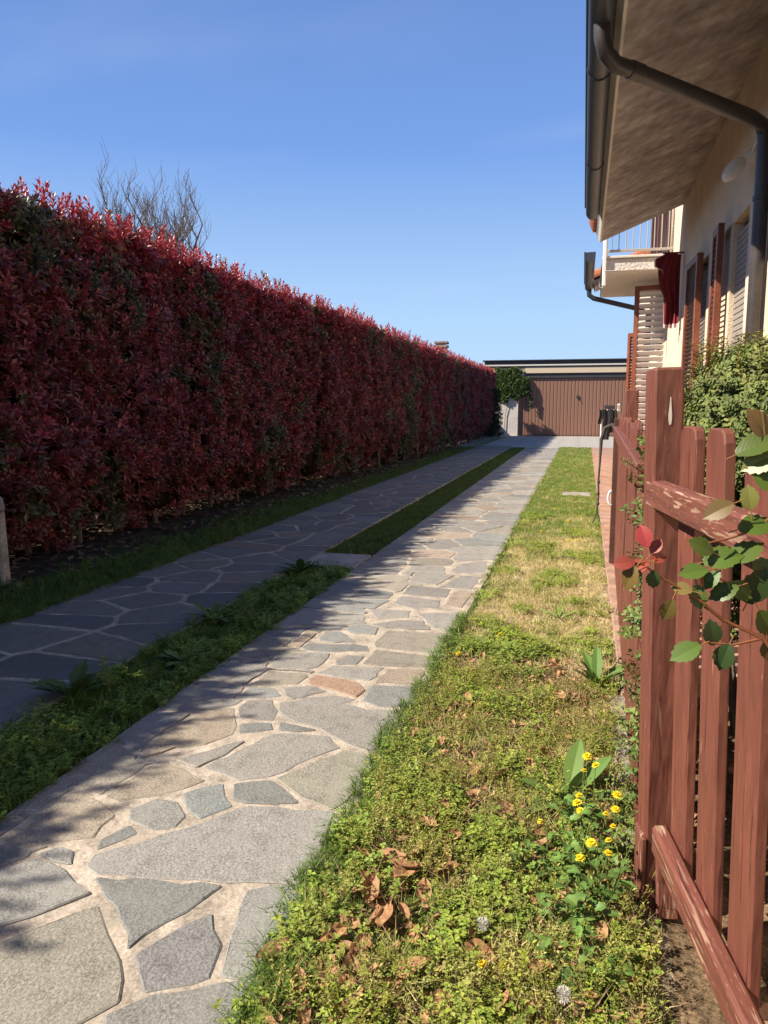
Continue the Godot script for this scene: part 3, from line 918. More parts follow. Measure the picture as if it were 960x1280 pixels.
func lawns() -> void:
	var short_m := [tuft(9, 0.038, 0.0013, 0.9, 0.016), tuft(8, 0.045, 0.0014, 1.1, 0.018)]
	var long_m := [tuft(10, 0.085, 0.0017, 1.0, 0.014), tuft(8, 0.11, 0.002, 1.2, 0.016)]
	var med_m := [medick(7, 0.055, true), medick(6, 0.075, true), medick(8, 0.05, false)]
	var straw_m := tuft(7, 0.05, 0.0011, 1.5, 0.03)
	var green := Color(0.175, 0.28, 0.05)
	var olive := Color(0.32, 0.33, 0.085)
	var lime := Color(0.28, 0.36, 0.05)
	var straw := Color(0.68, 0.57, 0.31)
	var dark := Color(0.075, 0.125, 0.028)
	var W := [[], [], [], [], [], [], [], [], []]
	var C := [[], [], [], [], [], [], [], [], []]
	var add := func(k: int, x: float, z: float, s: float, c: Color, lean := Vector3.ZERO) -> void:
		var y := gn.get_noise_2d(x * 6.0, z * 6.0) * 0.018 - 0.006
		var d := Vector3(R(-0.25, 0.25), 1, R(-0.25, 0.25)) + lean
		W[k].append(Transform3D(basis_to(d, R(0, TAU)).scaled(Vector3(s, s * R(0.8, 1.2), s)), Vector3(x, y, z)))
		C[k].append(c)
	# sunny verge: short grass thickening with distance, dry patches between
	for i in 62000:
		var z := -1.0 - 23.6 * pow(rng.randf(), 2.1)
		var x := R(-0.665, 0.20 + 0.004 * maxf(0.0, -z - 3.0))
		var dr := dry(x, z)
		if Vector2(x + 0.05, z + 11.3).abs().x < 0.22 and absf(z + 11.3) < 0.2: continue
		if x > 0.13 and z > -3.4 and rng.randf() < 0.85: continue
		if rng.randf() < dr * 1.12 - 0.12: continue
		var c := green.lerp(olive, clampf(dr * 1.2 + R(-0.3, 0.4), 0, 1))
		var s := R(0.7, 1.15) * (1.0 if z > -8.0 else 1.15)
		if rng.randf() < 0.10 + 0.28 * dr: c = c.lerp(straw, R(0.3, 1.0))
		(add as Callable).call(i % 2, x, z, s, jig(c, 0.2))
	for i in 9000:                                            # straw lying in the dry part
		var z := -1.3 - 7.5 * pow(rng.randf(), 1.2)
		var x := R(-0.6, 0.19)
		if rng.randf() > dry(x, z) * 1.5: continue
		(add as Callable).call(7, x, z, R(0.7, 1.2), jig(straw, 0.25), Vector3(R(-1.5, 1.5), 0, R(-1.5, 1.5)))
	# ragged edge against the stones
	for i in 5200:
		var z := -1.0 - 9.0 * pow(rng.randf(), 1.8)
		var x := -0.645 + R(-0.035, 0.05) + 0.05 * gn.get_noise_2d(z * 1.5, 4.0) + (0.08 * smoothstep(-1.75, -1.2, z))
		if z < -4.0: x = -0.645 + R(-0.015, 0.03)
		(add as Callable).call(2 + i % 2 if z > -4.5 and rng.randf() < 0.5 else i % 2, x, z, R(0.5, 0.95), jig(green.lerp(dark, R(0, 1)), 0.2), Vector3(R(-0.9, 0.1), 0, R(-0.3, 0.3)))
	# low clover-like weeds in the foreground
	for i in 9000:
		var z := -1.0 - 3.2 * pow(rng.randf(), 1.4)
		var x := R(-0.62, 0.17)
		var a := gm.get_noise_2d(x * 9.0, z * 9.0) + 0.25 * smoothstep(-3.0, -1.8, z) - 0.35 * exp(-pow((x + 0.42) / 0.16, 2.0) - pow((z + 1.55) / 0.40, 2.0)) - 0.25 * smoothstep(-0.15, 0.0, x)
		if a + R(-0.18, 0.18) < 0.27: continue
		(add as Callable).call(4 + i % 3, x, z, R(0.5, 1.1), jig(lime.lerp(green, R(0, 1.0)).lerp(Color(0.40, 0.34, 0.10), R(0, 0.35)), 0.35))
	for i in 1700:                                            # wiry stalks with tiny leaves
		var z := -1.0 - 2.4 * pow(rng.randf(), 1.3)
		var x := R(-0.60, 0.17)
		if gm.get_noise_2d(x * 7.0 + 50.0, z * 7.0) + R(-0.3, 0.3) < -0.05: continue
		(add as Callable).call(8, x, z, R(0.6, 1.2), jig(lime.lerp(Color(0.42, 0.36, 0.13), R(0, 0.9)), 0.3))
	for i in 3000:                                            # dead stems and blades
		var z := -1.0 - 2.6 * rng.randf()
		var x := R(-0.62, 0.17)
		(add as Callable).call(7, x, z, R(0.7, 1.5), jig(Color(0.45, 0.36, 0.20).lerp(Color(0.30, 0.20, 0.11), R(0, 1)), 0.3), Vector3(R(-1.2, 1.2), 0, R(-1.2, 1.2)))
	for i in 900:                                             # taller dark grass on the path side
		var z := -1.0 - 1.6 * rng.randf()
		var x := -0.60 + 0.10 * pow(rng.randf(), 1.5)
		(add as Callable).call(2 + i % 2, x, z, R(0.4, 0.9), jig(green.lerp(dark, R(0, 0.8)), 0.25), Vector3(R(-0.7, 0.4), 0, R(-0.4, 0.4)))
	for i in 2600:                                            # patches of them farther up the lawn
		var z := -3.5 - 6.0 * rng.randf()
		var x := R(-0.6, 0.18)
		if gm.get_noise_2d(x * 5.0 + 9.0, z * 5.0) < 0.22: continue
		(add as Callable).call(4 + i % 3, x, z, R(0.6, 1.0), jig(lime, 0.2))
	# shaded strip between the paths
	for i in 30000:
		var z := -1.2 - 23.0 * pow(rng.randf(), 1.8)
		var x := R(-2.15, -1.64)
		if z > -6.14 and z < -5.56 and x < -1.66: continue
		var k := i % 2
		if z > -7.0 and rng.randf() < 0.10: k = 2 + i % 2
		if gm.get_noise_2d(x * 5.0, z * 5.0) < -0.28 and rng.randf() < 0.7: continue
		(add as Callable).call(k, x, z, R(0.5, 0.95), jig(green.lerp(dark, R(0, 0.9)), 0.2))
	for i in 2300:
		var z := -1.3 - 4.6 * rng.randf()
		var x := R(-2.13, -1.66)
		if z > -6.14 and z < -5.56: continue
		if gm.get_noise_2d(x * 6.0, z * 6.0) + R(-0.3, 0.3) < 0.0: continue
		(add as Callable).call(4 + i % 3, x, z, R(0.5, 1.05), jig(green.lerp(lime, R(0, 0.6)), 0.2))
	# thin grass at the foot of the hedge
	for i in 26000:
		var z := -2.0 - 30.0 * pow(rng.randf(), 1.6)
		var x := -3.15 - 1.0 * pow(rng.randf(), 1.5)
		if rng.randf() < smoothstep(-3.4, -4.05, x) + 0.5 * gn.get_noise_2d(x * 2.0, z * 2.0): continue
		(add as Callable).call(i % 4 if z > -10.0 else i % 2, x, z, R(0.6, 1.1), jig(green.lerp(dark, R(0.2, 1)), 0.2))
	var ms := [short_m[0], short_m[1], long_m[0], long_m[1], med_m[0], med_m[1], med_m[2], straw_m, wiry(6, 0.11)]
	var names := ["short_grass", "short_grass", "long_grass", "long_grass", "clover_weeds", "clover_weeds", "clover_weeds", "dry_straw", "wiry_weeds"]
	var labels := ["short mown green grass of the verge and strips", "short mown grass mixed with straw in the lawn", "longer grass along the stone edges and strips", "long dark grass blades hanging over the stone edges",
		"low yellow flowered clover weeds in the verge", "taller yellow flowered clover weeds in the verge", "flowerless clover weeds among the grass", "dry straw lying in the bare patches of lawn", "thin wiry weed stalks in the near verge"]
	var cats := ["grass", "grass", "grass", "grass", "weeds", "weeds", "weeds", "straw", "weeds"]
	for k in 9:
		var o := scatter(names[k], ms[k], M.grass, W[k], C[k])
		tag(o, labels[k], cats[k])

func litter() -> void:
	# fallen leaves, one by one where they show
	var ms := [curled(0.075, 0.026, 1.0), curled(0.085, 0.03, 0.7), curled(0.065, 0.022, 1.3), curled(0.09, 0.024, 0.5)]
	var spots := []
	for q in [[-0.50, -1.52], [-0.44, -1.44], [-0.52, -1.45], [-0.40, -1.90], [-0.41, -2.20], [-0.42, -1.79], [-0.41, -1.40], [-0.12, -1.68], [-0.14, -2.55], [-0.05, -3.16], [-0.30, -1.85], [-0.46, -1.50], [-0.48, -1.38], [-0.36, -1.42], [-0.54, -1.58], [-0.33, -2.02], [-0.40, -2.05], [-0.47, -2.12], [-0.21, -1.62], [-0.26, -1.66], [-0.34, -1.60], [-0.12, -1.42], [-0.05, -1.55], [-0.30, -2.30], [-0.22, -2.42], [-0.48, -1.72], [0.02, -2.72], [-0.08, -2.62], [-0.43, -1.34], [-0.50, -1.30]]:
		spots.append(q)
	for i in 60: spots.append([R(-0.56, -0.30), R(-2.15, -1.25)])
	for i in 18: spots.append([R(-0.5, 0.12), R(-3.3, -1.3)])
	for i in spots.size():
		var q: Array = spots[i]
		var o := MeshInstance3D.new()
		o.mesh = ms[i % 4]
		o.material_override = M.fallen_leaf
		o.name = numbered("dry_leaf")
		add_child(o)
		o.position = Vector3(q[0], 0.022 + R(0, 0.035), q[1])
		o.basis = Basis.from_euler(Vector3(R(-0.5, 0.5), R(0, TAU), R(-0.7, 0.7))).scaled(Vector3.ONE * R(0.55, 1.1))
		tag(o, "curled dry brown leaf lying among the weeds of the verge", "leaf", "fallen leaves in the verge")
	var o := MeshInstance3D.new()
	o.mesh = ms[3]
	o.material_override = M.fallen_leaf
	o.name = numbered("dry_leaf")
	add_child(o)
	o.position = Vector3(-0.635, 0.03, -1.48)
	o.basis = Basis.from_euler(Vector3(0, 2.3, 0.3))
	tag(o, "brown dry leaf lying on the grey stone beside the twigs", "leaf", "fallen leaves in the verge")
	# small crumbs of leaf under the hedge and in the weeds
	var w := []
	var c := []
	for i in 2200:
		var x := R(-5.0, -3.6); var z := -2.0 - 29.0 * pow(rng.randf(), 1.5)
		w.append(Transform3D(Basis.from_euler(Vector3(R(-0.4, 0.4), R(0, TAU), R(-0.4, 0.4))).scaled(Vector3.ONE * R(0.5, 0.95)), Vector3(x, 0.012 + R(0, 0.015), z)))
		c.append(jig(Color(0.24, 0.15, 0.09), 0.45))
	tag(scatter("hedge_litter", ms[1], M.dead_leaf, w, c), "dry leaves strewn under the red hedge", "leaf litter")
	w = []; c = []
	for i in 2200:
		var x := R(-0.6, 0.16); var z := -1.1 - 2.6 * pow(rng.randf(), 1.3)
		w.append(Transform3D(Basis.from_euler(Vector3(R(-0.6, 0.6), R(0, TAU), R(-0.6, 0.6))).scaled(Vector3.ONE * R(0.15, 0.6)), Vector3(x, 0.012 + R(0, 0.03), z)))
		c.append(jig(Color(0.46, 0.26, 0.12), 0.4))
	for i in 260:
		var x := R(0.3, 1.1); var z := R(-3.2, -0.6)
		w.append(Transform3D(Basis.from_euler(Vector3(R(-0.4, 0.4), R(0, TAU), R(-0.4, 0.4))).scaled(Vector3.ONE * R(0.4, 0.9)), Vector3(x, 0.012 + R(0, 0.02), z)))
		c.append(jig(Color(0.45, 0.28, 0.17), 0.35))
	tag(scatter("leaf_crumbs", ms[0], M.dead_leaf, w, c), "small crumbs of dry leaf in the near verge", "leaf litter")
	# thin dark twigs on the stone
	var t := thing("fallen_twigs", "thin dark twigs lying on the grey stone at the path edge", "twigs", Vector3(-0.64, 0.026, -1.56))
	for q in [[0.3, 0.16], [0.42, 0.14], [0.2, 0.12], [0.55, 0.10]]:
		var mb := MB.new()
		var d := Vector3(sin(q[0]), 0.04, -cos(q[0]))
		mb.tube([-d * q[1] * 0.5, d * 0.01 + Vector3(0, 0.004, 0.004), d * q[1] * 0.5], [0.0016, 0.0014, 0.0008], 5)
		build(mb, "twig", M.cord, t)

# ------------------------------------------------------------------ single plants
func flower_head(r: float) -> ArrayMesh:
	var mb := MB.new()
	for ring in 3:
		var n := 16 - ring * 4
		for i in n:
			var a := TAU * i / n + ring * 0.2
			var el := 0.12 + ring * 0.45 + R(-0.1, 0.1)
			var d := Vector3(cos(a) * cos(el), sin(el), sin(a) * cos(el))
			var k := R(0.85, 1.1)
			mb.col = Color(0.82 * k, (0.60 + 0.04 * ring) * k, 0.012)
			mb.leaf(Transform3D(aim(d, Vector3.UP if ring < 2 else Vector3(d.z, 0.2, -d.x)), Vector3(0, ring * 0.0012, 0)), r * (1.0 - ring * 0.22), r * 0.16, 0.1, 0.12, 2, 0.6)
	mb.col = Color(0.12, 0.18, 0.04)
	mb.tube([Vector3(0, -0.009, 0), Vector3(0, -0.004, 0), Vector3(0, 0.001, 0)], [0.0015, 0.0045, 0.004], 6)
	return mb.mesh()

func plants() -> void:
	var heads := [flower_head(0.0165), flower_head(0.014), flower_head(0.0105)]
	var near := [[0.046, 0.22, -2.252], [0.071, 0.20, -2.242], [0.038, 0.19, -2.218], [0.125, 0.20, -2.073], [0.12, 0.18, -2.031], [0.096, 0.16, -2.038], [0.021, 0.15, -2.098], [0.03, 0.14, -2.074], [0.1, 0.15, -1.924], [0.059, 0.12, -1.952], [0.099, 0.13, -1.898], [0.112, 0.17, -1.959], [0.03, 0.10, -1.907], [0.026, 0.16, -2.12], [-0.08, 0.06, -2.134]]
	var far := [[-0.553, 0.05, -3.625], [-0.388, 0.05, -3.995], [-0.128, 0.06, -1.523], [-0.173, 0.05, -1.529], [-0.296, 0.03, -9.46], [-0.03, 0.03, -7.89], [-0.12, 0.03, -8.49], [-0.36, 0.03, -7.7], [-0.10, 0.03, -7.2], [-0.02, 0.03, -7.25]]
	var k := 0
	for set_i in 2:
		for q in ([near, far][set_i]):
			var top := Vector3(q[0], q[1], q[2])
			var base := Vector3(top.x + R(-0.02, 0.02), 0, top.z + R(-0.02, 0.03))
			var t := thing("yellow_flower", "yellow dandelion-like flower on a thin stem in the clump at the fence" if set_i == 0 else "single yellow dandelion flower low in the open lawn", "flower", base, "yellow flowers at the foot of the fence" if set_i == 0 else "yellow flowers scattered in the lawn")
			var mb := MB.new()
			mb.col = Color(0.16, 0.22, 0.06)
			var up := top - base
			mb.tube([Vector3.ZERO, up * 0.5 + Vector3(R(-0.008, 0.008), 0, 0), up - Vector3(0, 0.007, 0)], [0.0017, 0.0014, 0.0012], 5, false)
			build(mb, "stem", M.grass, t)
			var hd := put(heads[k % 3 if set_i == 0 else k % 2], "flower_head", M.petal, t)
			hd.position = up
			hd.basis = basis_to(Vector3(R(-0.5, 0.2), 1, R(-0.1, 0.5)), R(0, TAU)) * (1.0 if set_i == 0 else (1.25 if q[2] < -3.0 else 0.8))
			k += 1
	# broad-leaved plants
	var wide := func(called: String, label: String, at: Vector3, n: int, L: float, Wd: float, up: float, c: Color, tooth := 0.0) -> void:
		var t := thing(called, label, "plant", at)
		for i in n:
			var az := i * 2.4 + R(-0.4, 0.4)
			var el := up * R(0.55, 1.25)
			var d := Vector3(cos(az) * cos(el), sin(el), sin(az) * cos(el))
			var mb := MB.new()
			mb.col = jig(c, 0.2)
			mb.leaf(Transform3D(aim(d, (Vector3.UP - d * d.y).normalized()), d * L * 0.08), L * R(0.65, 1.1), Wd * R(0.8, 1.15), 0.28, R(0.1, 0.5), 8, 0.56, true, tooth)
			build(mb, "leaf", M.leaf, t)
	var dock := Color(0.115, 0.19, 0.045)
	(wide as Callable).call("dock_plant", "dock plant with upright pointed leaves beside the beige kerb stones", Vector3(0.10, 0, -3.42), 8, 0.20, 0.026, 1.0, dock)
	(wide as Callable).call("dock_plant", "dock plant with one tall broad leaf among the yellow flowers", Vector3(-0.01, 0, -2.36), 7, 0.20, 0.032, 0.95, dock)
	(wide as Callable).call("dock_plant", "small dock with flat leaves near the kerb behind the flowers", Vector3(0.09, 0, -2.30), 6, 0.15, 0.024, 0.6, dock)
	for q in [["leafy green weed under the yellow flowers by the post", 0.06, -2.02, 9, 0.15], ["bushy green weed at the foot of the red post", 0.08, -1.86, 10, 0.15], ["spreading green weed in front of the red post", 0.02, -1.74, 10, 0.12], ["low pale green weed beside the lower fence rail", 0.09, -1.62, 8, 0.09], ["lush weed left of the yellow flower clump", -0.05, -1.95, 8, 0.11], ["weed with small round leaves between the flowers and the rail", 0.00, -1.60, 7, 0.08], ["leafy weed behind the yellow flower clump", 0.02, -2.20, 8, 0.12]]:
		var t := thing("sow_thistle", q[0], "plant", Vector3(q[1], 0, q[2]))
		for s in int(q[3]):
			var az: float = s * 2.4 + R(-0.3, 0.3)
			var hgt: float = q[4] * R(0.5, 1.15)
			var root := Vector3(cos(az), 0, sin(az)) * R(0.0, 0.04)
			var tip := root + Vector3(cos(az) * R(0.02, 0.07), hgt, sin(az) * R(0.02, 0.07))
			var mb := MB.new()
			mb.col = Color(0.14, 0.19, 0.06)
			mb.tube([root, root.lerp(tip, 0.5) + Vector3(0, 0.01, 0), tip], [0.0022, 0.0018, 0.001], 5, false)
			var st := build(mb, "stem", M.grass, t)
			for lk in 6:
				var a: float = az + lk * 2.2 + R(-0.4, 0.4)
				var f := 0.15 + 0.16 * lk
				var d := Vector3(cos(a), R(0.05, 0.75), sin(a)).normalized()
				mb = MB.new()
				mb.col = jig(Color(0.115, 0.20, 0.045), 0.3)
				mb.leaf(Transform3D(aim(d, (Vector3.UP + Vector3(R(-0.4, 0.4), 0, R(-0.4, 0.4)) - d * d.y).normalized()), root.lerp(tip, f)), R(0.028, 0.055) * (1.15 - 0.5 * f), R(0.009, 0.016), 0.3, R(0.2, 0.7), 7, 0.55, true, 0.3)
				build(mb, "leaf", M.weed_leaf, st)
	(wide as Callable).call("plantain", "bright green weed tuft in the dry middle of the lawn", Vector3(-0.10, 0, -4.55), 16, 0.12, 0.010, 0.7, Color(0.16, 0.26, 0.045))
	(wide as Callable).call("plantain", "bright green weed at the right edge of the dry lawn", Vector3(0.08, 0, -3.85), 16, 0.10, 0.010, 0.7, Color(0.17, 0.27, 0.045))
	(wide as Callable).call("plantain", "narrow leaved weed in the sunny lawn beyond the flowers", Vector3(-0.33, 0, -3.75), 12, 0.11, 0.006, 1.0, Color(0.14, 0.22, 0.045))
	(wide as Callable).call("plantain", "narrow leaved weed near the path in the dry lawn", Vector3(-0.22, 0, -3.7), 12, 0.10, 0.006, 1.0, Color(0.15, 0.22, 0.05))
	(wide as Callable).call("dandelion_plant", "spreading leafy weed before the concrete cover in the middle strip", Vector3(-2.02, 0, -5.35), 12, 0.22, 0.035, 0.7, Color(0.08, 0.13, 0.035), 0.25)
	(wide as Callable).call("dandelion_plant", "broad weed leaning over the left path in the shaded strip", Vector3(-2.06, 0, -4.0), 10, 0.17, 0.03, 0.7, Color(0.08, 0.13, 0.035), 0.2)
	(wide as Callable).call("dandelion_plant", "large leaf weed at the left edge of the shaded strip", Vector3(-2.10, 0, -2.75), 10, 0.20, 0.035, 0.8, Color(0.08, 0.13, 0.035), 0.2)
	(wide as Callable).call("dandelion_plant", "low leafy weed in the middle of the shaded strip", Vector3(-1.86, 0, -3.3), 12, 0.16, 0.028, 0.5, Color(0.08, 0.13, 0.035), 0.2)
	# tall seeding weeds that catch the light
	for q in [[-1.90, -2.75, "tall pale weed catching the light in the shaded strip, nearer the hedge"], [-1.88, -2.25, "tall pale weed in the shaded strip nearest the camera"], [-1.80, -3.9, "tall pale weed at the sunny edge of the shaded strip"]]:
		var t := thing("tall_weed", q[2], "plant", Vector3(q[0], 0, q[1]))
		for s in 5:
			var mb := MB.new()
			var tip := Vector3(R(-0.06, 0.06), R(0.16, 0.26), R(-0.06, 0.06))
			mb.col = Color(0.16, 0.2, 0.06)
			mb.tube([Vector3.ZERO, tip * 0.6, tip], [0.0016, 0.0013, 0.0008], 4, false)
			for j in 14:
				mb.col = jig(Color(0.24, 0.28, 0.09), 0.3)
				var a := R(0, TAU)
				mb.leaf(Transform3D(aim(Vector3(cos(a), R(0, 1), sin(a)), Vector3.UP), tip * R(0.35, 1.0)), R(0.014, 0.028), 0.005, 0.2, 0.2, 2)
			build(mb, "stem", M.grass, t)
	# seed heads
	var puff := MB.new()
	for i in 150:
		var d := Vector3(R(-1, 1), R(-1, 1), R(-1, 1)).normalized()
		puff.col = Color(0.50, 0.48, 0.43)
		var a := d * 0.011
		puff.tube([d * 0.002, a], [0.0002, 0.0002], 3, false)
		for j in 4:
			var s := Vector3(R(-1, 1), R(-1, 1), R(-1, 1)) * 0.004
			puff.tri(a, a + d * 0.003 + s, a + d * 0.003 + s * 0.6 + Vector3(0.001, 0, 0))
	for q in [[-0.19, 0.06, -1.645, "white dandelion seed head in the middle of the weeds"], [-0.002, 0.08, -1.446, "white dandelion seed head below the lower fence rail"]]:
		var t := thing("seed_head", q[3], "seed head", Vector3(q[0], 0, q[2]))
		var mb := MB.new()
		mb.col = Color(0.2, 0.22, 0.09)
		mb.tube([Vector3.ZERO, Vector3(0.003, q[1], 0)], [0.0014, 0.001], 5, false)
		build(mb, "stem", M.grass, t)
		put(puff.mesh(), "seed_ball", M.petal, t).position = Vector3(0.003, q[1], 0)

# ------------------------------------------------------------------ fence
func plank_mesh(w: float, h: float, th: float, seed_k: float, round_top: bool) -> ArrayMesh:   # board with a clipped top, base at y=0
	var mb := MB.new()
	if not round_top:
		mb.box(Transform3D(Basis(), Vector3(0, h / 2, 0)), Vector3(th, h, w), 0.005, Vector2(seed_k, seed_k * 0.7))
		return mb.mesh()
	var prof := [Vector2(-w / 2, 0), Vector2(-w / 2, h - 0.026), Vector2(-w / 2 + 0.006, h - 0.009), Vector2(-w / 2 + 0.02, h - 0.001), Vector2(0, h), Vector2(w / 2 - 0.02, h - 0.001), Vector2(w / 2 - 0.006, h - 0.009), Vector2(w / 2, h - 0.026), Vector2(w / 2, 0)]
	var b := 0.003
	var inn := []
	for p in prof: inn.append(Vector2(p.x - signf(p.x) * b, p.y - (b if p.y > 0.0 else 0.0)))
	var start := 0
	for s in [-1.0, 1.0]:
		start = mb.v.size()
		for i in range(1, inn.size() - 1):
			mb.tri(Vector3(s * th / 2, inn[0].y, inn[0].x), Vector3(s * th / 2, inn[i].y, inn[i].x), Vector3(s * th / 2, inn[i + 1].y, inn[i + 1].x))
		for i in prof.size() - 1:
			mb.quad(Vector3(s * th / 2, inn[i].y, inn[i].x), Vector3(s * th / 2, inn[i + 1].y, inn[i + 1].x), Vector3(s * (th / 2 - b), prof[i + 1].y, prof[i + 1].x), Vector3(s * (th / 2 - b), prof[i].y, prof[i].x))
		for k in range(start, mb.n.size()):
			if mb.n[k].x * s < 0.0: mb.n[k] = -mb.n[k]
	start = mb.v.size()
	for i in prof.size() - 1:
		var q := th / 2 - b
		mb.quad(Vector3(-q, prof[i].y, prof[i].x), Vector3(-q, prof[i + 1].y, prof[i + 1].x), Vector3(q, prof[i + 1].y, prof[i + 1].x), Vector3(q, prof[i].y, prof[i].x))
	for k in range(start, mb.n.size()):
		if mb.n[k].dot(mb.v[k] - Vector3(0, h / 2, 0)) < 0.0: mb.n[k] = -mb.n[k]
	for k in mb.v.size():
		mb.u[k] = Vector2((mb.v[k].z + mb.v[k].x) / 0.4 + seed_k, mb.v[k].y * 0.28 + seed_k * 0.7)
	return mb.mesh()

func fences() -> void:
	# near fence: leans a little towards the lawn, runs back to the right of the camera
	var t := thing("picket_fence", "near red-brown wooden picket fence with tall square corner post", "fence", Vector3(0.2035, 0, -1.79))
	t.rotation = Vector3(0, deg_to_rad(8.805), deg_to_rad(1.5))
	var mb := MB.new()
	mb.box(Transform3D(Basis(), Vector3(0.034, 0.645, -0.135)), Vector3(0.068, 1.39, 0.09), 0.006, Vector2(0.3, 0.1))
	build(mb, "post", M.red_wood, t)
	mb = MB.new()                                            # splintered old foot of the post
	mb.box(Transform3D(Basis(Vector3.RIGHT, 0.06), Vector3(-0.004, 0.10, -0.125)), Vector3(0.012, 0.20, 0.075), 0.003, Vector2(0.7, 0.4))
	build(mb, "foot_board", M.worn_wood, t)
	mb = MB.new()
	mb.box(Transform3D(Basis(Vector3.RIGHT, -0.12), Vector3(0.05, 0.075, -0.075)), Vector3(0.05, 0.15, 0.02), 0.003, Vector2(0.2, 0.9))
	build(mb, "foot_board", M.worn_wood, t)
	var s := -0.009
	var i := 0
	while s < 1.25:
		var p := put(plank_mesh(0.108 + R(-0.003, 0.003), 1.205 - 0.13 + R(-0.012, 0.012), 0.021, i * 0.37 + 0.1, true), "picket", M.red_wood, t)
		p.position = Vector3(0.047, 0.13, s + 0.055)
		p.rotation = Vector3(R(-0.006, 0.006), R(-0.02, 0.02), R(-0.004, 0.004))
		s += 0.194 + R(-0.004, 0.004)
		i += 1
	for q in [[1.048, 0.066, 0.56], [0.235, 0.07, 0.685]]:
		mb = MB.new()
		mb.box(Transform3D(Basis(), Vector3(0.0165, q[0], q[2])), Vector3(0.0375, q[1], 1.42), 0.007, Vector2(q[0], 0.15))
		build(mb, "rail", M.worn_wood, t)
	mb = MB.new()                                            # long scar where the paint has come off
	for k in 7:
		var y := 1.21 + 0.009 * k
		var w := 0.0009 + 0.0028 * sin(PI * pow((7.0 - k) / 7.6, 1.6))
		var y2 := y + 0.009
		var w2 := 0.0009 + 0.0028 * sin(PI * pow((6.0 - k) / 7.6, 1.6))
		mb.quad(Vector3(0.036 - w * 1.2, y, -0.0885), Vector3(0.036 - w2 * 1.2, y2, -0.0885), Vector3(0.036 + w2, y2, -0.0885), Vector3(0.036 + w, y, -0.0885))
	mb.col = Color(1, 1, 1)
	build(mb, "bare_wood", M.fascia, t)

	# far fence: along the walk, in line with the driveway
	t = thing("picket_fence", "farther red-brown picket fence along the pink walk, seen almost end on", "fence", Vector3(0.272, 0, -6.2))
	t.rotation = Vector3(0, deg_to_rad(-1.3), 0)
	s = 0.05
	i = 0
	while s < 4.05:
		var p := put(plank_mesh(0.105, 1.12 + R(-0.02, 0.02), 0.021, i * 0.29, true), "picket", M.red_wood, t)
		p.position = Vector3(0.012, 0.06, s + 0.055)
		p.rotation = Vector3(R(-0.008, 0.008), R(-0.03, 0.03), R(-0.006, 0.006))
		s += 0.15
		i += 1
	for q in [[1.07, 0.07, -0.02], [0.30, 0.07, 0.044]]:
		mb = MB.new()
		mb.box(Transform3D(Basis(), Vector3(q[2], q[0], 2.02)), Vector3(0.04, q[1], 4.06), 0.006, Vector2(q[0], 0.4))
		build(mb, "rail", M.red_wood, t)
	for z in [0.42, 4.12]:
		mb = MB.new()
		mb.box(Transform3D(Basis(), Vector3(0.07, 0.66 if z < 1.0 else 0.6, z)), Vector3(0.09, 1.42 if z < 1.0 else 1.2, 0.09), 0.006, Vector2(z, 0.2))
		build(mb, "post", M.red_wood, t)
	mb = MB.new()
	mb.box(Transform3D(Basis(), Vector3(-0.012, 0.60, -0.02)), Vector3(0.05, 1.13, 0.035), 0.006, Vector2(0.1, 0.2))
	mb.col = Color(0.5, 0.5, 0.5)
	build(mb, "end_stile", M.shutter_dark, t)
	mb = MB.new()
	var arc := []
	var rad := []
	for k in 9:
		var a := -PI / 2 + PI * k / 8
		arc.append(Vector3(-0.045 - 0.022 * cos(a), 0.62 + 0.05 * sin(a), 0.62))
		rad.append(0.008)
	mb.tube(arc, rad, 7)
	build(mb, "handle", M.white_metal, t)
	mb = MB.new()
	mb.tube([Vector3(-0.015, 1.225, 0.5), Vector3(-0.02, 1.27, 0.53)], [0.009, 0.008], 7)
	build(mb, "hook", M.white_metal, t)

	# dark cord with knots hanging from the end of the far rail
	var c := thing("knotted_cord", "dark knotted cord hanging from the end of the far fence rail", "cord", Vector3(0.20, 1.10, -6.22))
	mb = MB.new()
	var pts := [Vector3(0.05, -0.03, 0.02), Vector3(0.02, 0.015, 0), Vector3(-0.03, -0.01, 0), Vector3(-0.055, -0.10, 0), Vector3(-0.06, -0.30, 0), Vector3(-0.065, -0.42, 0.0), Vector3(-0.06, -0.55, 0), Vector3(-0.07, -0.68, 0), Vector3(-0.10, -0.76, 0)]
	mb.tube(pts, [0.012, 0.018, 0.018, 0.014, 0.008, 0.008, 0.007, 0.007, 0.004], 7)
	mb.tube([Vector3(-0.068, -0.66, 0), Vector3(-0.045, -0.73, 0.01)], [0.008, 0.004], 6)
	build(mb, "strand", M.cord, c)
	for y in [-0.43, -0.52, -0.60]:
		var sp := SphereMesh.new()
		sp.radius = 0.013; sp.height = 0.032; sp.radial_segments = 10; sp.rings = 6
		put(sp, "knot", M.cord, c).position = Vector3(-0.063, y, 0)

	# weathered stake by the hedge, at the left edge
	var st := thing("concrete_stake", "pale grey stake standing under the near end of the red hedge", "stake", Vector3(-4.0, 0, -4.55))
	mb = MB.new()
	mb.col = Color(1.05, 1.0, 0.92)
	mb.box(Transform3D(Basis(Vector3.BACK, 0.03), Vector3(0, 0.26, 0)), Vector3(0.085, 0.56, 0.085), 0.012)
	build(mb, "shaft", M.concrete, st)
	mb = MB.new()
	mb.col = Color(0.9, 0.86, 0.8)
	mb.box(Transform3D(Basis(Vector3.BACK, 0.2), Vector3(0.03, 0.57, 0)), Vector3(0.05, 0.12, 0.05), 0.02)
	build(mb, "broken_top", M.concrete, st)

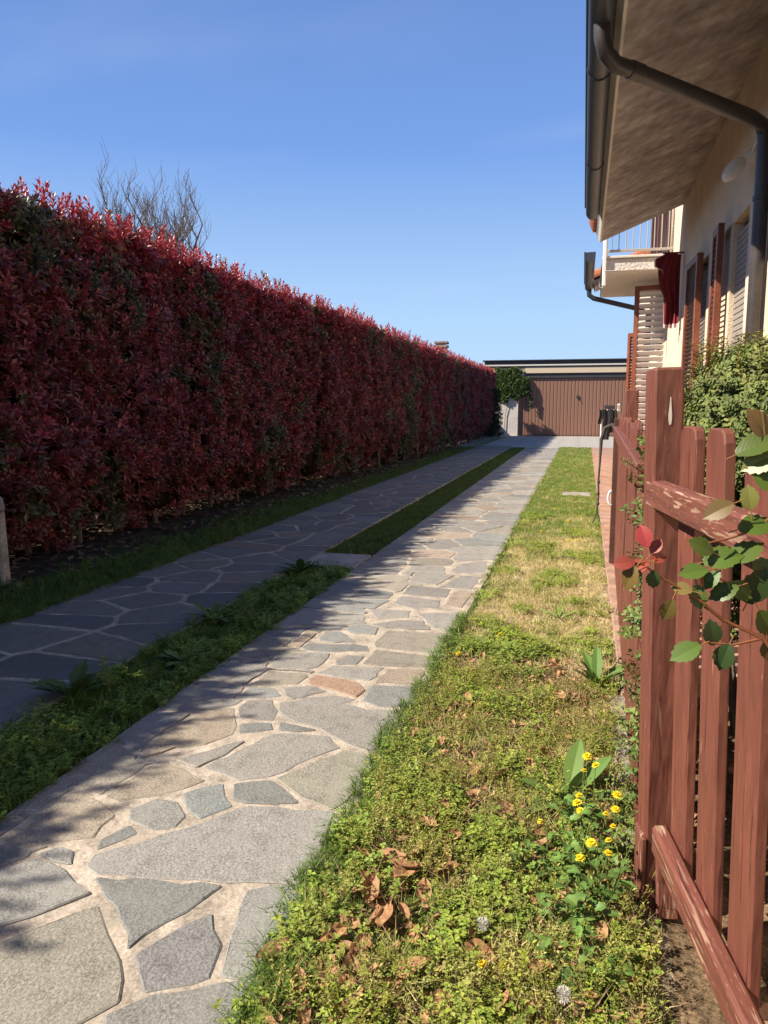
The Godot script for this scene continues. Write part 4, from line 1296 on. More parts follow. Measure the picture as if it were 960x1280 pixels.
# ------------------------------------------------------------------ house
func louvre(parent: Node, at: Basis, pos: Vector3, w: float, h: float, th: float, frame_m: Material, slat_m: Material, pitch: float) -> Node3D:
	# a shutter leaf in the local XY plane: frame of stiles and rails, slats tilted between
	var r := Node3D.new()
	r.name = "shutter"
	parent.add_child(r, true)
	r.transform = Transform3D(at, pos)
	var mb := MB.new()
	var f := 0.07
	mb.bx(Vector3(-w / 2 + f / 2, h / 2, 0), Vector3(f, h, th), 0.004)
	mb.bx(Vector3(w / 2 - f / 2, h / 2, 0), Vector3(f, h, th), 0.004)
	mb.bx(Vector3(0, f / 2, 0), Vector3(w - 2 * f, f, th), 0.004)
	mb.bx(Vector3(0, h - f / 2, 0), Vector3(w - 2 * f, f, th), 0.004)
	build(mb, "frame", frame_m, r)
	mb = MB.new()
	var y := f + pitch * 0.6
	while y < h - f:
		mb.box(Transform3D(Basis(Vector3.RIGHT, 0.7), Vector3(0, y, 0)), Vector3(w - 2 * f, pitch * 0.92, 0.009), 0.002)
		y += pitch
	build(mb, "slats", slat_m, r, "stuff")
	return r

func house() -> void:
	var t := thing("house", "cream plastered house with deep sloping eaves and a balcony on the right", "house", Vector3(1.3, 0, -5))
	t.position = Vector3.ZERO
	var xw := 1.15
	# wall with its openings
	var wall := CSGCombiner3D.new()
	wall.name = "wall"
	t.add_child(wall, true)
	var cb := func(c: Vector3, s: Vector3, op: int) -> void:
		var b := CSGBox3D.new()
		b.size = s; b.position = c; b.operation = op
		b.material = M.plaster
		wall.add_child(b)
	(cb as Callable).call(Vector3(xw + 0.15, 1.9, -9.0), Vector3(0.30, 3.86, 23.0), CSGShape3D.OPERATION_UNION)
	(cb as Callable).call(Vector3(xw + 0.15, 4.5, -12.75), Vector3(0.299, 3.0, 3.9), CSGShape3D.OPERATION_UNION)
	(cb as Callable).call(Vector3(xw, 1.95, -6.78), Vector3(0.4, 1.6, 0.66), CSGShape3D.OPERATION_SUBTRACTION)
	(cb as Callable).call(Vector3(xw, 1.95, -8.72), Vector3(0.4, 1.6, 0.62), CSGShape3D.OPERATION_SUBTRACTION)
	(cb as Callable).call(Vector3(xw, 1.25, -13.3), Vector3(0.4, 2.4, 1.1), CSGShape3D.OPERATION_SUBTRACTION)
	(cb as Callable).call(Vector3(xw, 4.45, -13.0), Vector3(0.4, 2.2, 1.1), CSGShape3D.OPERATION_SUBTRACTION)
	var back := MB.new()                                     # the rest of the house behind its front
	back.bx(Vector3(5.0, 1.9, -9.0), Vector3(7.1, 3.8, 22.98), 0.0)
	back.bx(Vector3(5.0, 4.55, -12.75), Vector3(7.1, 1.4, 3.88), 0.0)
	build(back, "back_wall", M.plaster, t)
	for q in [[-6.78, 0.66, 1.15, 2.75], [-8.72, 0.62, 1.15, 2.75], [-13.3, 1.1, 0.05, 2.45], [-13.0, 1.1, 3.35, 5.55]]:
		var win := Node3D.new()
		win.name = "window"
		t.add_child(win, true)
		var mb := MB.new()
		var hh: float = q[3] - q[2]
		var cy: float = (q[3] + q[2]) / 2
		for sgn in [-1.0, 1.0]:
			mb.bx(Vector3(xw + 0.11, cy, q[0] + sgn * (q[1] / 2 - 0.03)), Vector3(0.05, hh - 0.004, 0.06), 0.004)
			mb.bx(Vector3(xw + 0.11, cy + sgn * (hh / 2 - 0.032), q[0]), Vector3(0.05, 0.06, q[1] - 0.122), 0.004)
		build(mb, "frame", M.shutter_dark, win)
		mb = MB.new()
		var y: float = q[2] + 0.08
		while y < q[3] - 0.08:                               # rolled-down blind
			mb.bx(Vector3(xw + 0.04, y, q[0]), Vector3(0.012, 0.043, q[1] - 0.01), 0.004)
			y += 0.047
		build(mb, "blind", M.blind, win, "stuff")
		mb = MB.new()
		mb.bx(Vector3(xw - 0.02, q[2] - 0.022, q[0]), Vector3(0.16, 0.04, q[1] + 0.12), 0.006)
		build(mb, "sill", M.slab, win)
	# shutters folded back along the wall: louvred leaves seen almost edge on
	var flat := Basis(Vector3.UP, -PI / 2 - 0.02)
	louvre(t, flat, Vector3(xw - 0.075, 1.16, -7.37), 0.36, 1.62, 0.05, M.shutter, M.shutter, 0.045)
	louvre(t, Basis(Vector3.UP, -PI / 2 + 0.03), Vector3(xw - 0.09, 1.16, -8.72), 0.70, 1.60, 0.06, M.shutter, M.shutter_dark, 0.045)
	# leaf standing out from the wall below the balcony, its slats in the sun
	louvre(t, Basis(Vector3.UP, -0.30), Vector3(xw - 0.17, 0.10, -12.62), 0.56, 2.98, 0.045, M.shutter, M.pale_slat, 0.088)
	louvre(t, Basis(Vector3.UP, -0.9), Vector3(xw - 0.17, 0.10, -16.1), 0.5, 2.6, 0.045, M.shutter, M.shutter, 0.06)
	louvre(t, Basis(Vector3.UP, -PI / 2 + 0.12), Vector3(xw - 0.09, 3.38, -12.1), 0.5, 2.2, 0.04, M.shutter_dark, M.shutter_dark, 0.05)
	louvre(t, Basis(Vector3.UP, -PI / 2 + 0.12), Vector3(xw - 0.09, 3.38, -13.85), 0.56, 2.2, 0.04, M.shutter_dark, M.shutter_dark, 0.05)

	# sloping eaves: soffit, roof and its edge, in two runs with the balcony between
	for run in [[3.0, -10.8, -9.4], [-14.6, -15.3, -15.2]]:
		var z0: float = run[0]
		var z1: float = run[1]
		var ln := z0 - z1
		var zc := (z0 + z1) / 2
		var slope := atan2(0.41, 1.0)
		var bs := Basis(Vector3.BACK, slope)
		var mb := MB.new()
		mb.box(Transform3D(bs, Vector3(0.66, 3.655, zc)), Vector3(1.15, 0.11, ln), 0.006)
		build(mb, "soffit", M.soffit, t)
		mb = MB.new()
		mb.box(Transform3D(bs, Vector3(0.124, 3.442, zc)), Vector3(0.022, 0.135, ln - 0.004), 0.003)
		build(mb, "fascia", M.fascia, t)
		mb = MB.new()
		mb.box(Transform3D(bs, Vector3(1.66, 4.19, zc)), Vector3(3.45, 0.06, ln + 0.06), 0.01)
		build(mb, "roof", M.clay, t)
		for k in (7 if z0 > 0.0 else 3):                    # barrel tiles along the open end of the eave
			mb = MB.new()
			var zt := z1 + 0.06 + k * 0.19
			var top := Vector3(1.0, 3.985, zt)
			mb.tube([Vector3(0.02, 3.575, zt), top], [0.085, 0.075], 10)
			build(mb, "roof_tile", M.clay, t)
	for q in [[3.0, -9.55], [-12.25, -15.3]]:
		var mb := MB.new()
		var prof := []
		for k in 11:
			var a := PI * k / 10
			prof.append(Vector2(0.03 - 0.075 * cos(a), 3.475 - 0.085 * sin(a)))
		prof.push_front(Vector2(-0.047, 3.535)); prof.push_back(Vector2(0.105, 3.54))
		var z0: float = q[0]
		var z1: float = q[1]
		for k in prof.size() - 1:
			var a: Vector2 = prof[k]; var b: Vector2 = prof[k + 1]
			mb.quad(Vector3(a.x, a.y, z0), Vector3(b.x, b.y, z0), Vector3(b.x, b.y, z1), Vector3(a.x, a.y, z1))
		var sm := Vector3(0.03, 3.50, 0)
		for k in mb.v.size():
			var d := mb.v[k] - Vector3(sm.x, sm.y, mb.v[k].z)
			if d.y < 0.0: mb.n[k] = d.normalized()
		for zz in [z0, z1]:
			for k in range(1, prof.size() - 1):
				mb.tri(Vector3(prof[0].x, prof[0].y, zz), Vector3(prof[k].x, prof[k].y, zz), Vector3(prof[k + 1].x, prof[k + 1].y, zz))
		var gt := build(mb, "gutter", M.gutter, t)
		mb = MB.new()
		mb.tube([Vector3(-0.052, 3.535, z0), Vector3(-0.052, 3.535, z1)], [0.011, 0.011], 7)
		build(mb, "rim", M.gutter, gt)
		var zz := z0 - 0.6
		while zz > z1 and z0 > 0.0:
			mb = MB.new()
			var arc := []
			var rr := []
			for k in 9:
				var a := PI * k / 8
				arc.append(Vector3(0.03 - 0.079 * cos(a), 3.475 - 0.089 * sin(a), zz)); rr.append(0.006)
			mb.tube(arc, rr, 5)
			build(mb, "gutter_joint", M.gutter, gt)
			zz -= 2.0
	# downpipes
	var mb := MB.new()
	var p := [Vector3(0.03, 3.42, -4.86), Vector3(0.035, 3.33, -4.86), Vector3(0.06, 3.255, -4.88), Vector3(0.115, 3.21, -4.93), Vector3(0.2, 3.195, -4.98), Vector3(0.99, 3.09, -5.66), Vector3(1.065, 3.065, -5.73), Vector3(1.09, 3.0, -5.75), Vector3(1.09, 0.02, -5.75)]
	mb.tube(p, [0.047, 0.047, 0.048, 0.048, 0.047, 0.047, 0.047, 0.047, 0.047], 16)
	var dp := build(mb, "downpipe", M.pipe, t)
	mb = MB.new()
	mb.tube([Vector3(0.196, 3.1955, -4.977), Vector3(0.26, 3.187, -5.032)], [0.052, 0.052], 16)
	build(mb, "pipe_sleeve", M.pipe, dp)
	for y in [2.6, 1.2]:
		mb = MB.new()
		mb.tube([Vector3(1.09, y, -5.75), Vector3(1.09, y + 0.03, -5.75)], [0.054, 0.054], 16)
		mb.bx(Vector3(1.138, y + 0.015, -5.75), Vector3(0.035, 0.03, 0.03), 0.003)
		build(mb, "bracket", M.pipe, dp)
	mb = MB.new()
	mb.tube([Vector3(0.03, 3.42, -15.1), Vector3(0.04, 3.30, -15.1), Vector3(0.12, 3.24, -15.1), Vector3(0.95, 3.02, -15.1), Vector3(1.09, 2.94, -15.1), Vector3(1.10, 0.0, -15.1)], [0.045, 0.045, 0.045, 0.045, 0.045, 0.045], 12)
	build(mb, "downpipe", M.gutter, t)
	# balcony
	mb = MB.new()
	mb.bx(Vector3(0.685, 3.25, -13.1), Vector3(0.926, 0.17, 2.7), 0.008)
	build(mb, "balcony_slab", M.white_plaster, t)
	mb = MB.new()
	mb.bx(Vector3(0.68, 3.356, -13.1), Vector3(0.97, 0.034, 2.76), 0.006)
	build(mb, "balcony_edge", M.fascia, t)
	var rail := Node3D.new()
	rail.name = "railing"
	t.add_child(rail, true)
	for y in [3.45, 4.30]:
		mb = MB.new()
		mb.bx(Vector3(0.69, y, -11.80), Vector3(0.90, 0.035, 0.035), 0.003)
		mb.bx(Vector3(0.255, y, -13.1), Vector3(0.035, 0.035, 2.56), 0.003)
		build(mb, "rail", M.rail_metal, rail)
	var k := 0
	for i in 9:
		mb = MB.new()
		mb.tube([Vector3(0.32 + i * 0.095, 3.46, -11.80), Vector3(0.32 + i * 0.095, 4.29, -11.80)], [0.008, 0.008], 6)
		build(mb, "baluster", M.rail_metal, rail)
	for i in 24:
		mb = MB.new()
		mb.tube([Vector3(0.255, 3.46, -11.95 - i * 0.1), Vector3(0.255, 4.29, -11.95 - i * 0.1)], [0.008, 0.008], 6)
		build(mb, "baluster", M.rail_metal, rail)
	mb = MB.new()
	mb.bx(Vector3(0.225, 3.66, -11.72), Vector3(0.05, 1.40, 0.05), 0.008)
	build(mb, "corner_post", M.white_metal, rail)
	mb = MB.new()
	mb.tube([Vector3(0.225, 2.97, -11.72), Vector3(0.20, 2.93, -11.72), Vector3(0.17, 2.95, -11.72), Vector3(0.165, 3.0, -11.72)], [0.012, 0.011, 0.01, 0.008], 7)
	build(mb, "hook", M.rail_metal, rail)
	mb = MB.new()
	mb.tube([Vector3(0.235, 3.16, -11.70), Vector3(0.40, 3.16, -11.70)], [0.012, 0.012], 7)
	build(mb, "hook", M.rail_metal, rail)
	# bulkhead lamp by the pipe, unlit
	var lamp := Node3D.new()
	lamp.name = "wall_lamp"
	t.add_child(lamp, true)
	var sp := SphereMesh.new()
	sp.radius = 0.5; sp.height = 1.0
	var dome := put(sp, "lamp_shade", M.lamp_glass, lamp)
	var ld := Vector3(-0.62, -0.70, 0.22).normalized()
	dome.transform = Transform3D(aim(ld, Vector3.UP) * Basis.from_scale(Vector3(0.115, 0.115, 0.22)), Vector3(xw - 0.13, 2.99, -6.42))
	mb = MB.new()
	mb.tube([Vector3(xw - 0.075, 3.055, -6.44), Vector3(xw - 0.04, 3.08, -6.43), Vector3(xw - 0.015, 3.085, -6.43), Vector3(xw + 0.001, 3.085, -6.43)], [0.032, 0.028, 0.045, 0.05], 12)
	build(mb, "lamp_base", M.white_metal, lamp)
	mb = MB.new()
	mb.tube([Vector3(xw - 0.016, 3.09, -6.40), Vector3(xw - 0.016, 3.13, -6.3), Vector3(xw - 0.016, 3.11, -6.15), Vector3(xw - 0.016, 3.16, -5.9)], [0.008, 0.008, 0.008, 0.008], 6)
	build(mb, "lamp_wire", M.white_metal, lamp, "stuff")

	# red cloth hung out under the balcony
	var rc := thing("red_cloth", "dark red cloth with white edge hanging under the balcony", "cloth", Vector3(1.0, 3.12, -10.5))
	mb = MB.new()
	var rows := 16
	var colsn := 22
	var P := []
	for i in rows + 1:
		var q := float(i) / rows
		var row := []
		for j in colsn + 1:
			var s := float(j) / colsn
			var wob := sin(s * 26.0) * 0.028 * (0.4 + 0.6 * q)
			var wd := lerpf(0.20, 0.32, smoothstep(0.0, 0.12, q)) - 0.10 * smoothstep(0.3, 0.6, q)
			var x := 0.12 - wd * (1.0 - s) * (1.0 + 0.0 * q)
			var drop := -0.90 * q - 0.10 * (1.0 - s) * smoothstep(0.0, 0.3, q) * (1.0 - q) * 2.0
			if s < 0.3: drop *= lerpf(0.36, 1.0, smoothstep(0.10, 0.24, s))
			row.append(Vector3(x, drop + 0.02, wob + 0.06 * sin(q * 3.0 + s * 4.0)))
		P.append(row)
	for i in rows:
		for j in colsn:
			var white := 1.0 if j < 1 or (i == rows - 1) else 0.0
			mb.col = Color(0.16, 0.014, 0.022).lerp(Color(0.75, 0.6, 0.58), white * 0.8)
			if j % 5 == 2: mb.col = Color(0.24, 0.025, 0.03)
			mb.quad(P[i][j], P[i][j + 1], P[i + 1][j + 1], P[i + 1][j])
	build(mb, "cloth_fold", M.red_cloth, rc)
	mb = MB.new()
	mb.tube([Vector3(-0.10, 0.03, 0.02), Vector3(0.16, 0.03, 0.02)], [0.012, 0.012], 7)
	build(mb, "bar", M.shutter_dark, rc)

	# clothes stand on the walk
	var a := thing("clothes_stand", "white clothes stand with dark clothes on the pink walk", "clothes stand", Vector3(0.60, 0.03, -19.2))
	for q in [[-0.17, -0.15], [0.17, -0.15], [-0.17, 0.15], [0.17, 0.15]]:
		mb = MB.new()
		mb.tube([Vector3(q[0], 0, q[1] * 1.6), Vector3(q[0], 1.14, -q[1] * 0.4)], [0.015, 0.015], 7)
		build(mb, "leg", M.white_metal, a)
	mb = MB.new()
	mb.bx(Vector3(0, 1.16, 0), Vector3(0.46, 0.03, 0.22), 0.006)
	build(mb, "top", M.white_metal, a)
	for q in [[-0.05, 0.22, 0.72], [0.10, 0.14, 0.55], [-0.19, 0.10, 0.35]]:
		mb = MB.new()
		var st := 8
		for i in st:
			for j in 6:
				var f := func(ii: int, jj: int) -> Vector3:
					var v := float(ii) / st
					var u := float(jj) / 6
					return Vector3(q[0] + (u - 0.5) * q[1] * (1.0 - 0.25 * v) + 0.02 * sin(v * 5.0), 1.175 - v * q[2], 0.125 + 0.022 * sin(u * 9.0 + v * 2.0) + 0.02 * v)
				mb.quad((f as Callable).call(i, j), (f as Callable).call(i, j + 1), (f as Callable).call(i + 1, j + 1), (f as Callable).call(i + 1, j))
		build(mb, "garment", M.black_cloth, a)

# ------------------------------------------------------------------ garage, neighbours
func garage() -> void:
	var zf := -34.3
	var t := thing("garage", "flat roofed garage with a wide brown ribbed door at the end of the driveway", "garage", Vector3(-1, 0, zf))
	t.position = Vector3.ZERO
	var mb := MB.new()
	mb.bx(Vector3(-3.53, 1.28, zf - 0.15), Vector3(1.56, 2.58, 0.30), 0.01)
	build(mb, "wall", M.white_plaster, t)
	mb = MB.new()
	mb.bx(Vector3(2.45, 1.28, zf - 0.15), Vector3(1.1, 2.58, 0.30), 0.01)
	build(mb, "wall", M.white_plaster, t)
	mb = MB.new()
	mb.bx(Vector3(-4.1, 1.45, zf - 3.3), Vector3(0.25, 2.9, 5.9), 0.0)
	build(mb, "side_wall", M.white_plaster, t)
	mb = MB.new()
	mb.bx(Vector3(2.85, 1.45, zf - 3.3), Vector3(0.25, 2.9, 5.9), 0.0)
	build(mb, "side_wall", M.white_plaster, t)
	mb = MB.new()
	mb.bx(Vector3(-0.6, 1.45, zf - 6.4), Vector3(7.2, 2.9, 0.25), 0.0)
	build(mb, "rear_wall", M.white_plaster, t)
	mb = MB.new()
	mb.bx(Vector3(0.25, 2.83, zf - 0.14), Vector3(5.5, 0.25, 0.30), 0.008)
	mb.bx(Vector3(-3.42, 2.76, zf - 0.15), Vector3(1.8, 0.38, 0.28), 0.008)
	build(mb, "lintel", M.beige, t)
	mb = MB.new()
	mb.bx(Vector3(0.25, 2.60, zf - 0.16), Vector3(5.5, 0.20, 0.24), 0.008)
	build(mb, "door_head", M.dark_trim, t)
	mb = MB.new()
	mb.bx(Vector3(-0.4, 3.10, zf - 3.44), Vector3(7.7, 0.28, 6.95), 0.02)
	build(mb, "roof", M.dark_trim, t)
	mb = MB.new()
	mb.bx(Vector3(-0.4, 3.05, zf + 0.043), Vector3(7.72, 0.06, 0.012), 0.003)
	build(mb, "roof_edge", M.fascia, t)
	mb = MB.new()
	mb.bx(Vector3(-0.4, 3.255, zf - 3.44), Vector3(7.86, 0.05, 7.1), 0.015)
	build(mb, "roof_cap", M.gutter, t)
	# up-and-over door with its ribs
	mb = MB.new()
	var x := -2.72
	var zd := zf - 0.10
	while x < 1.88:
		for q in [[0.0, 0.0, 0.1, 0.0], [0.1, 0.0, 0.112, -0.012], [0.112, -0.012, 0.138, -0.012], [0.138, -0.012, 0.15, 0.0]]:
			mb.quad(Vector3(x + q[0], 0.03, zd + q[1]), Vector3(x + q[0], 2.49, zd + q[1]), Vector3(x + q[2], 2.49, zd + q[3]), Vector3(x + q[2], 0.03, zd + q[3]))
		x += 0.15
	var door := build(mb, "garage_door", M.door_paint, t)
	mb = MB.new()
	mb.bx(Vector3(-2.74, 1.25, zd + 0.02), Vector3(0.05, 2.48, 0.05), 0.004)
	build(mb, "door_frame", M.door_paint, door)
	mb = MB.new()
	mb.bx(Vector3(1.9, 1.25, zd + 0.02), Vector3(0.05, 2.48, 0.05), 0.004)
	build(mb, "door_frame", M.door_paint, door)
	mb = MB.new()
	mb.bx(Vector3(-0.25, 1.70, zd + 0.025), Vector3(0.10, 0.14, 0.05), 0.01)
	mb.tube([Vector3(-0.25, 1.66, zd + 0.06), Vector3(-0.20, 1.56, zd + 0.07)], [0.018, 0.014], 8)
	build(mb, "handle", M.dark_trim, door)
	mb = MB.new()
	mb.bx(Vector3(1.05, 1.28, zd + 0.012), Vector3(0.36, 0.10, 0.03), 0.006)
	build(mb, "vent", M.dark_trim, door)

	# ivy on the garage corner
	var iv := thing("ivy", "bushy green ivy over the white corner wall of the garage", "ivy", Vector3(-3.2, 1.4, zf))
	iv.position = Vector3.ZERO
	var w := []
	var c := []
	for i in 3800:
		var px := R(-4.2, -2.3)
		var py := R(1.35, 2.95)
		var q := Vector2((px + 3.3) / 0.95, (py - 2.25) / 0.72)
		if q.length() > 0.82 + 0.65 * hn.get_noise_2d(px * 2.6, py * 2.6): continue
		var dp := R(-0.03, 0.14) * (1.1 - 0.6 * q.length())
		w.append(Transform3D(basis_to(Vector3(R(-0.6, 0.6), R(-0.3, 0.8), 1.0), R(0, TAU)).scaled(Vector3.ONE * R(0.8, 1.3)), Vector3(px, py, zf + 0.03 + dp)))
		c.append(jig(Color(0.10, 0.15, 0.04), 0.35))
	for i in 160:                                            # strands reaching over the door
		var q := rng.randf()
		w.append(Transform3D(basis_to(Vector3(R(-0.6, 0.6), R(-0.3, 0.8), 1.0), R(0, TAU)).scaled(Vector3.ONE * R(0.7, 1.1)), Vector3(-2.55 + 0.35 * q + R(-0.06, 0.06), 2.0 + 0.35 * sin(q * 4.0) - 0.6 * q * R(0, 1), zf + 0.08)))
		c.append(jig(Color(0.07, 0.08, 0.04), 0.35))
	scatter("foliage", sprig(6, 0.10, 0.035, 1.6), M.leaf, w, c, iv)
	mb = MB.new()
	mb.tube([Vector3(-3.35, 0, zf + 0.05), Vector3(-3.3, 0.9, zf + 0.04), Vector3(-3.1, 1.9, zf + 0.06)], [0.014, 0.012, 0.008], 7)
	build(mb, "stem", M.bark, iv)

	# dark evergreen bush at the far end of the hedge
	var sh := thing("dark_shrub", "dark green shrub at the far end of the hedge before the garage", "shrub", Vector3(-3.9, 0, -32.9))
	w = []; c = []
	for i in 2600:
		var a := R(0, TAU)
		var y := R(0.05, 2.0)
		var rr := 0.62 * sqrt(rng.randf()) * (1.0 - 0.25 * pow(y / 2.0, 2.0)) * (1.0 + 0.25 * hn.get_noise_2d(a * 2.0, y * 2.0))
		w.append(Transform3D(basis_to(Vector3(cos(a), R(-0.1, 0.8), sin(a)), R(0, TAU)).scaled(Vector3.ONE * R(0.8, 1.3)), Vector3(cos(a) * rr, y, sin(a) * rr)))
		c.append(jig(Color(0.035, 0.055, 0.022), 0.3))
	scatter("foliage", sprig(9, 0.08, 0.012, 1.0), M.leaf, w, c, sh)
	mb = MB.new()
	mb.tube([Vector3(0, 0, 0), Vector3(0.05, 1.2, 0)], [0.04, 0.02], 7)
	build(mb, "trunk", M.bark, sh)

	# low house behind the hedge, only its chimney shows
	var n := thing("neighbour_house", "low house behind the hedge whose stacked slab chimney shows above it", "house", Vector3(-8.0, 0, -31.5))
	mb = MB.new()
	mb.bx(Vector3(0, 1.15, 0), Vector3(5.0, 2.3, 6.0), 0.01)
	build(mb, "wall", M.plaster, n)
	mb = MB.new()
	for s in [-1.0, 1.0]:
		mb.box(Transform3D(Basis(Vector3.BACK, -s * 0.22), Vector3(s * 1.32, 2.55, 0)), Vector3(2.85, 0.10, 6.5), 0.01)
	var rf := build(mb, "roof", M.clay, n)
	mb = MB.new()
	mb.bx(Vector3(2.60, 2.95, 1.5), Vector3(0.38, 1.40, 0.38), 0.01)
	for y in [3.40, 3.58, 3.72]:
		mb.bx(Vector3(2.60, y, 1.5), Vector3(0.50, 0.09, 0.50), 0.01)
	build(mb, "chimney", M.slab, rf)

	# bare tree behind the hedge
	var tr := thing("bare_tree", "leafless tree with many upright twigs behind the hedge", "tree", Vector3(-9.5, 0.2, -16.0))
	mb = MB.new()
	mb.tube([Vector3(0, -0.25, 0), Vector3(0.05, 1.4, 0), Vector3(0.02, 2.6, 0.05)], [0.16, 0.13, 0.11], 9)
	build(mb, "trunk", M.bark, tr)
	for k in 13:
		mb = MB.new()
		var a := TAU * k / 13 + R(-0.3, 0.3)
		limb(mb, Vector3(0.02, R(2.2, 2.7), 0.05), Vector3(cos(a) * 0.55, R(0.6, 1.5), sin(a) * 0.55).normalized(), R(1.4, 1.95), 0.06, 4)
		build(mb, "branch", M.bark, tr)
	var t2 := thing("bare_tree", "thin spray of leafless shoots left of the bare tree, above the hedge", "tree", Vector3(-11.0, 0, -16.5))
	mb = MB.new()
	mb.tube([Vector3.ZERO, Vector3(0.03, 2.4, 0)], [0.06, 0.04], 7)
	build(mb, "trunk", M.bark, t2)
	for k in 5:
		mb = MB.new()
		limb(mb, Vector3(0.03, 2.2, 0), Vector3(R(-0.35, 0.35), 1, R(-0.3, 0.3)).normalized(), R(1.9, 2.5), 0.024, 2)
		build(mb, "branch", M.bark, t2)

func limb(mb: MB, p: Vector3, d: Vector3, L: float, r: float, depth: int) -> void:
	var pts := [p]
	var rad := [r]
	var q := p
	var dd := d
	for i in 4:
		dd = (dd + Vector3(R(-0.22, 0.22), R(-0.05, 0.26), R(-0.22, 0.22))).normalized()
		q += dd * L / 4
		pts.append(q)
		rad.append(lerpf(r, r * 0.5, (i + 1) / 4.0))
	mb.tube(pts, rad, 6 if depth > 2 else 4, false)
	if depth == 0: return
	for k in (4 if depth > 1 else 5):
		var at: Vector3 = pts[1 + (k % 4)]
		var a := R(0, TAU)
		var out := Vector3(cos(a), R(0.0, 0.9), sin(a))
		limb(mb, at, (dd * 0.55 + out * 0.75 + Vector3(0, 0.25, 0)).normalized(), L * R(0.48, 0.72), maxf(r * 0.48, 0.0045), depth - 1)

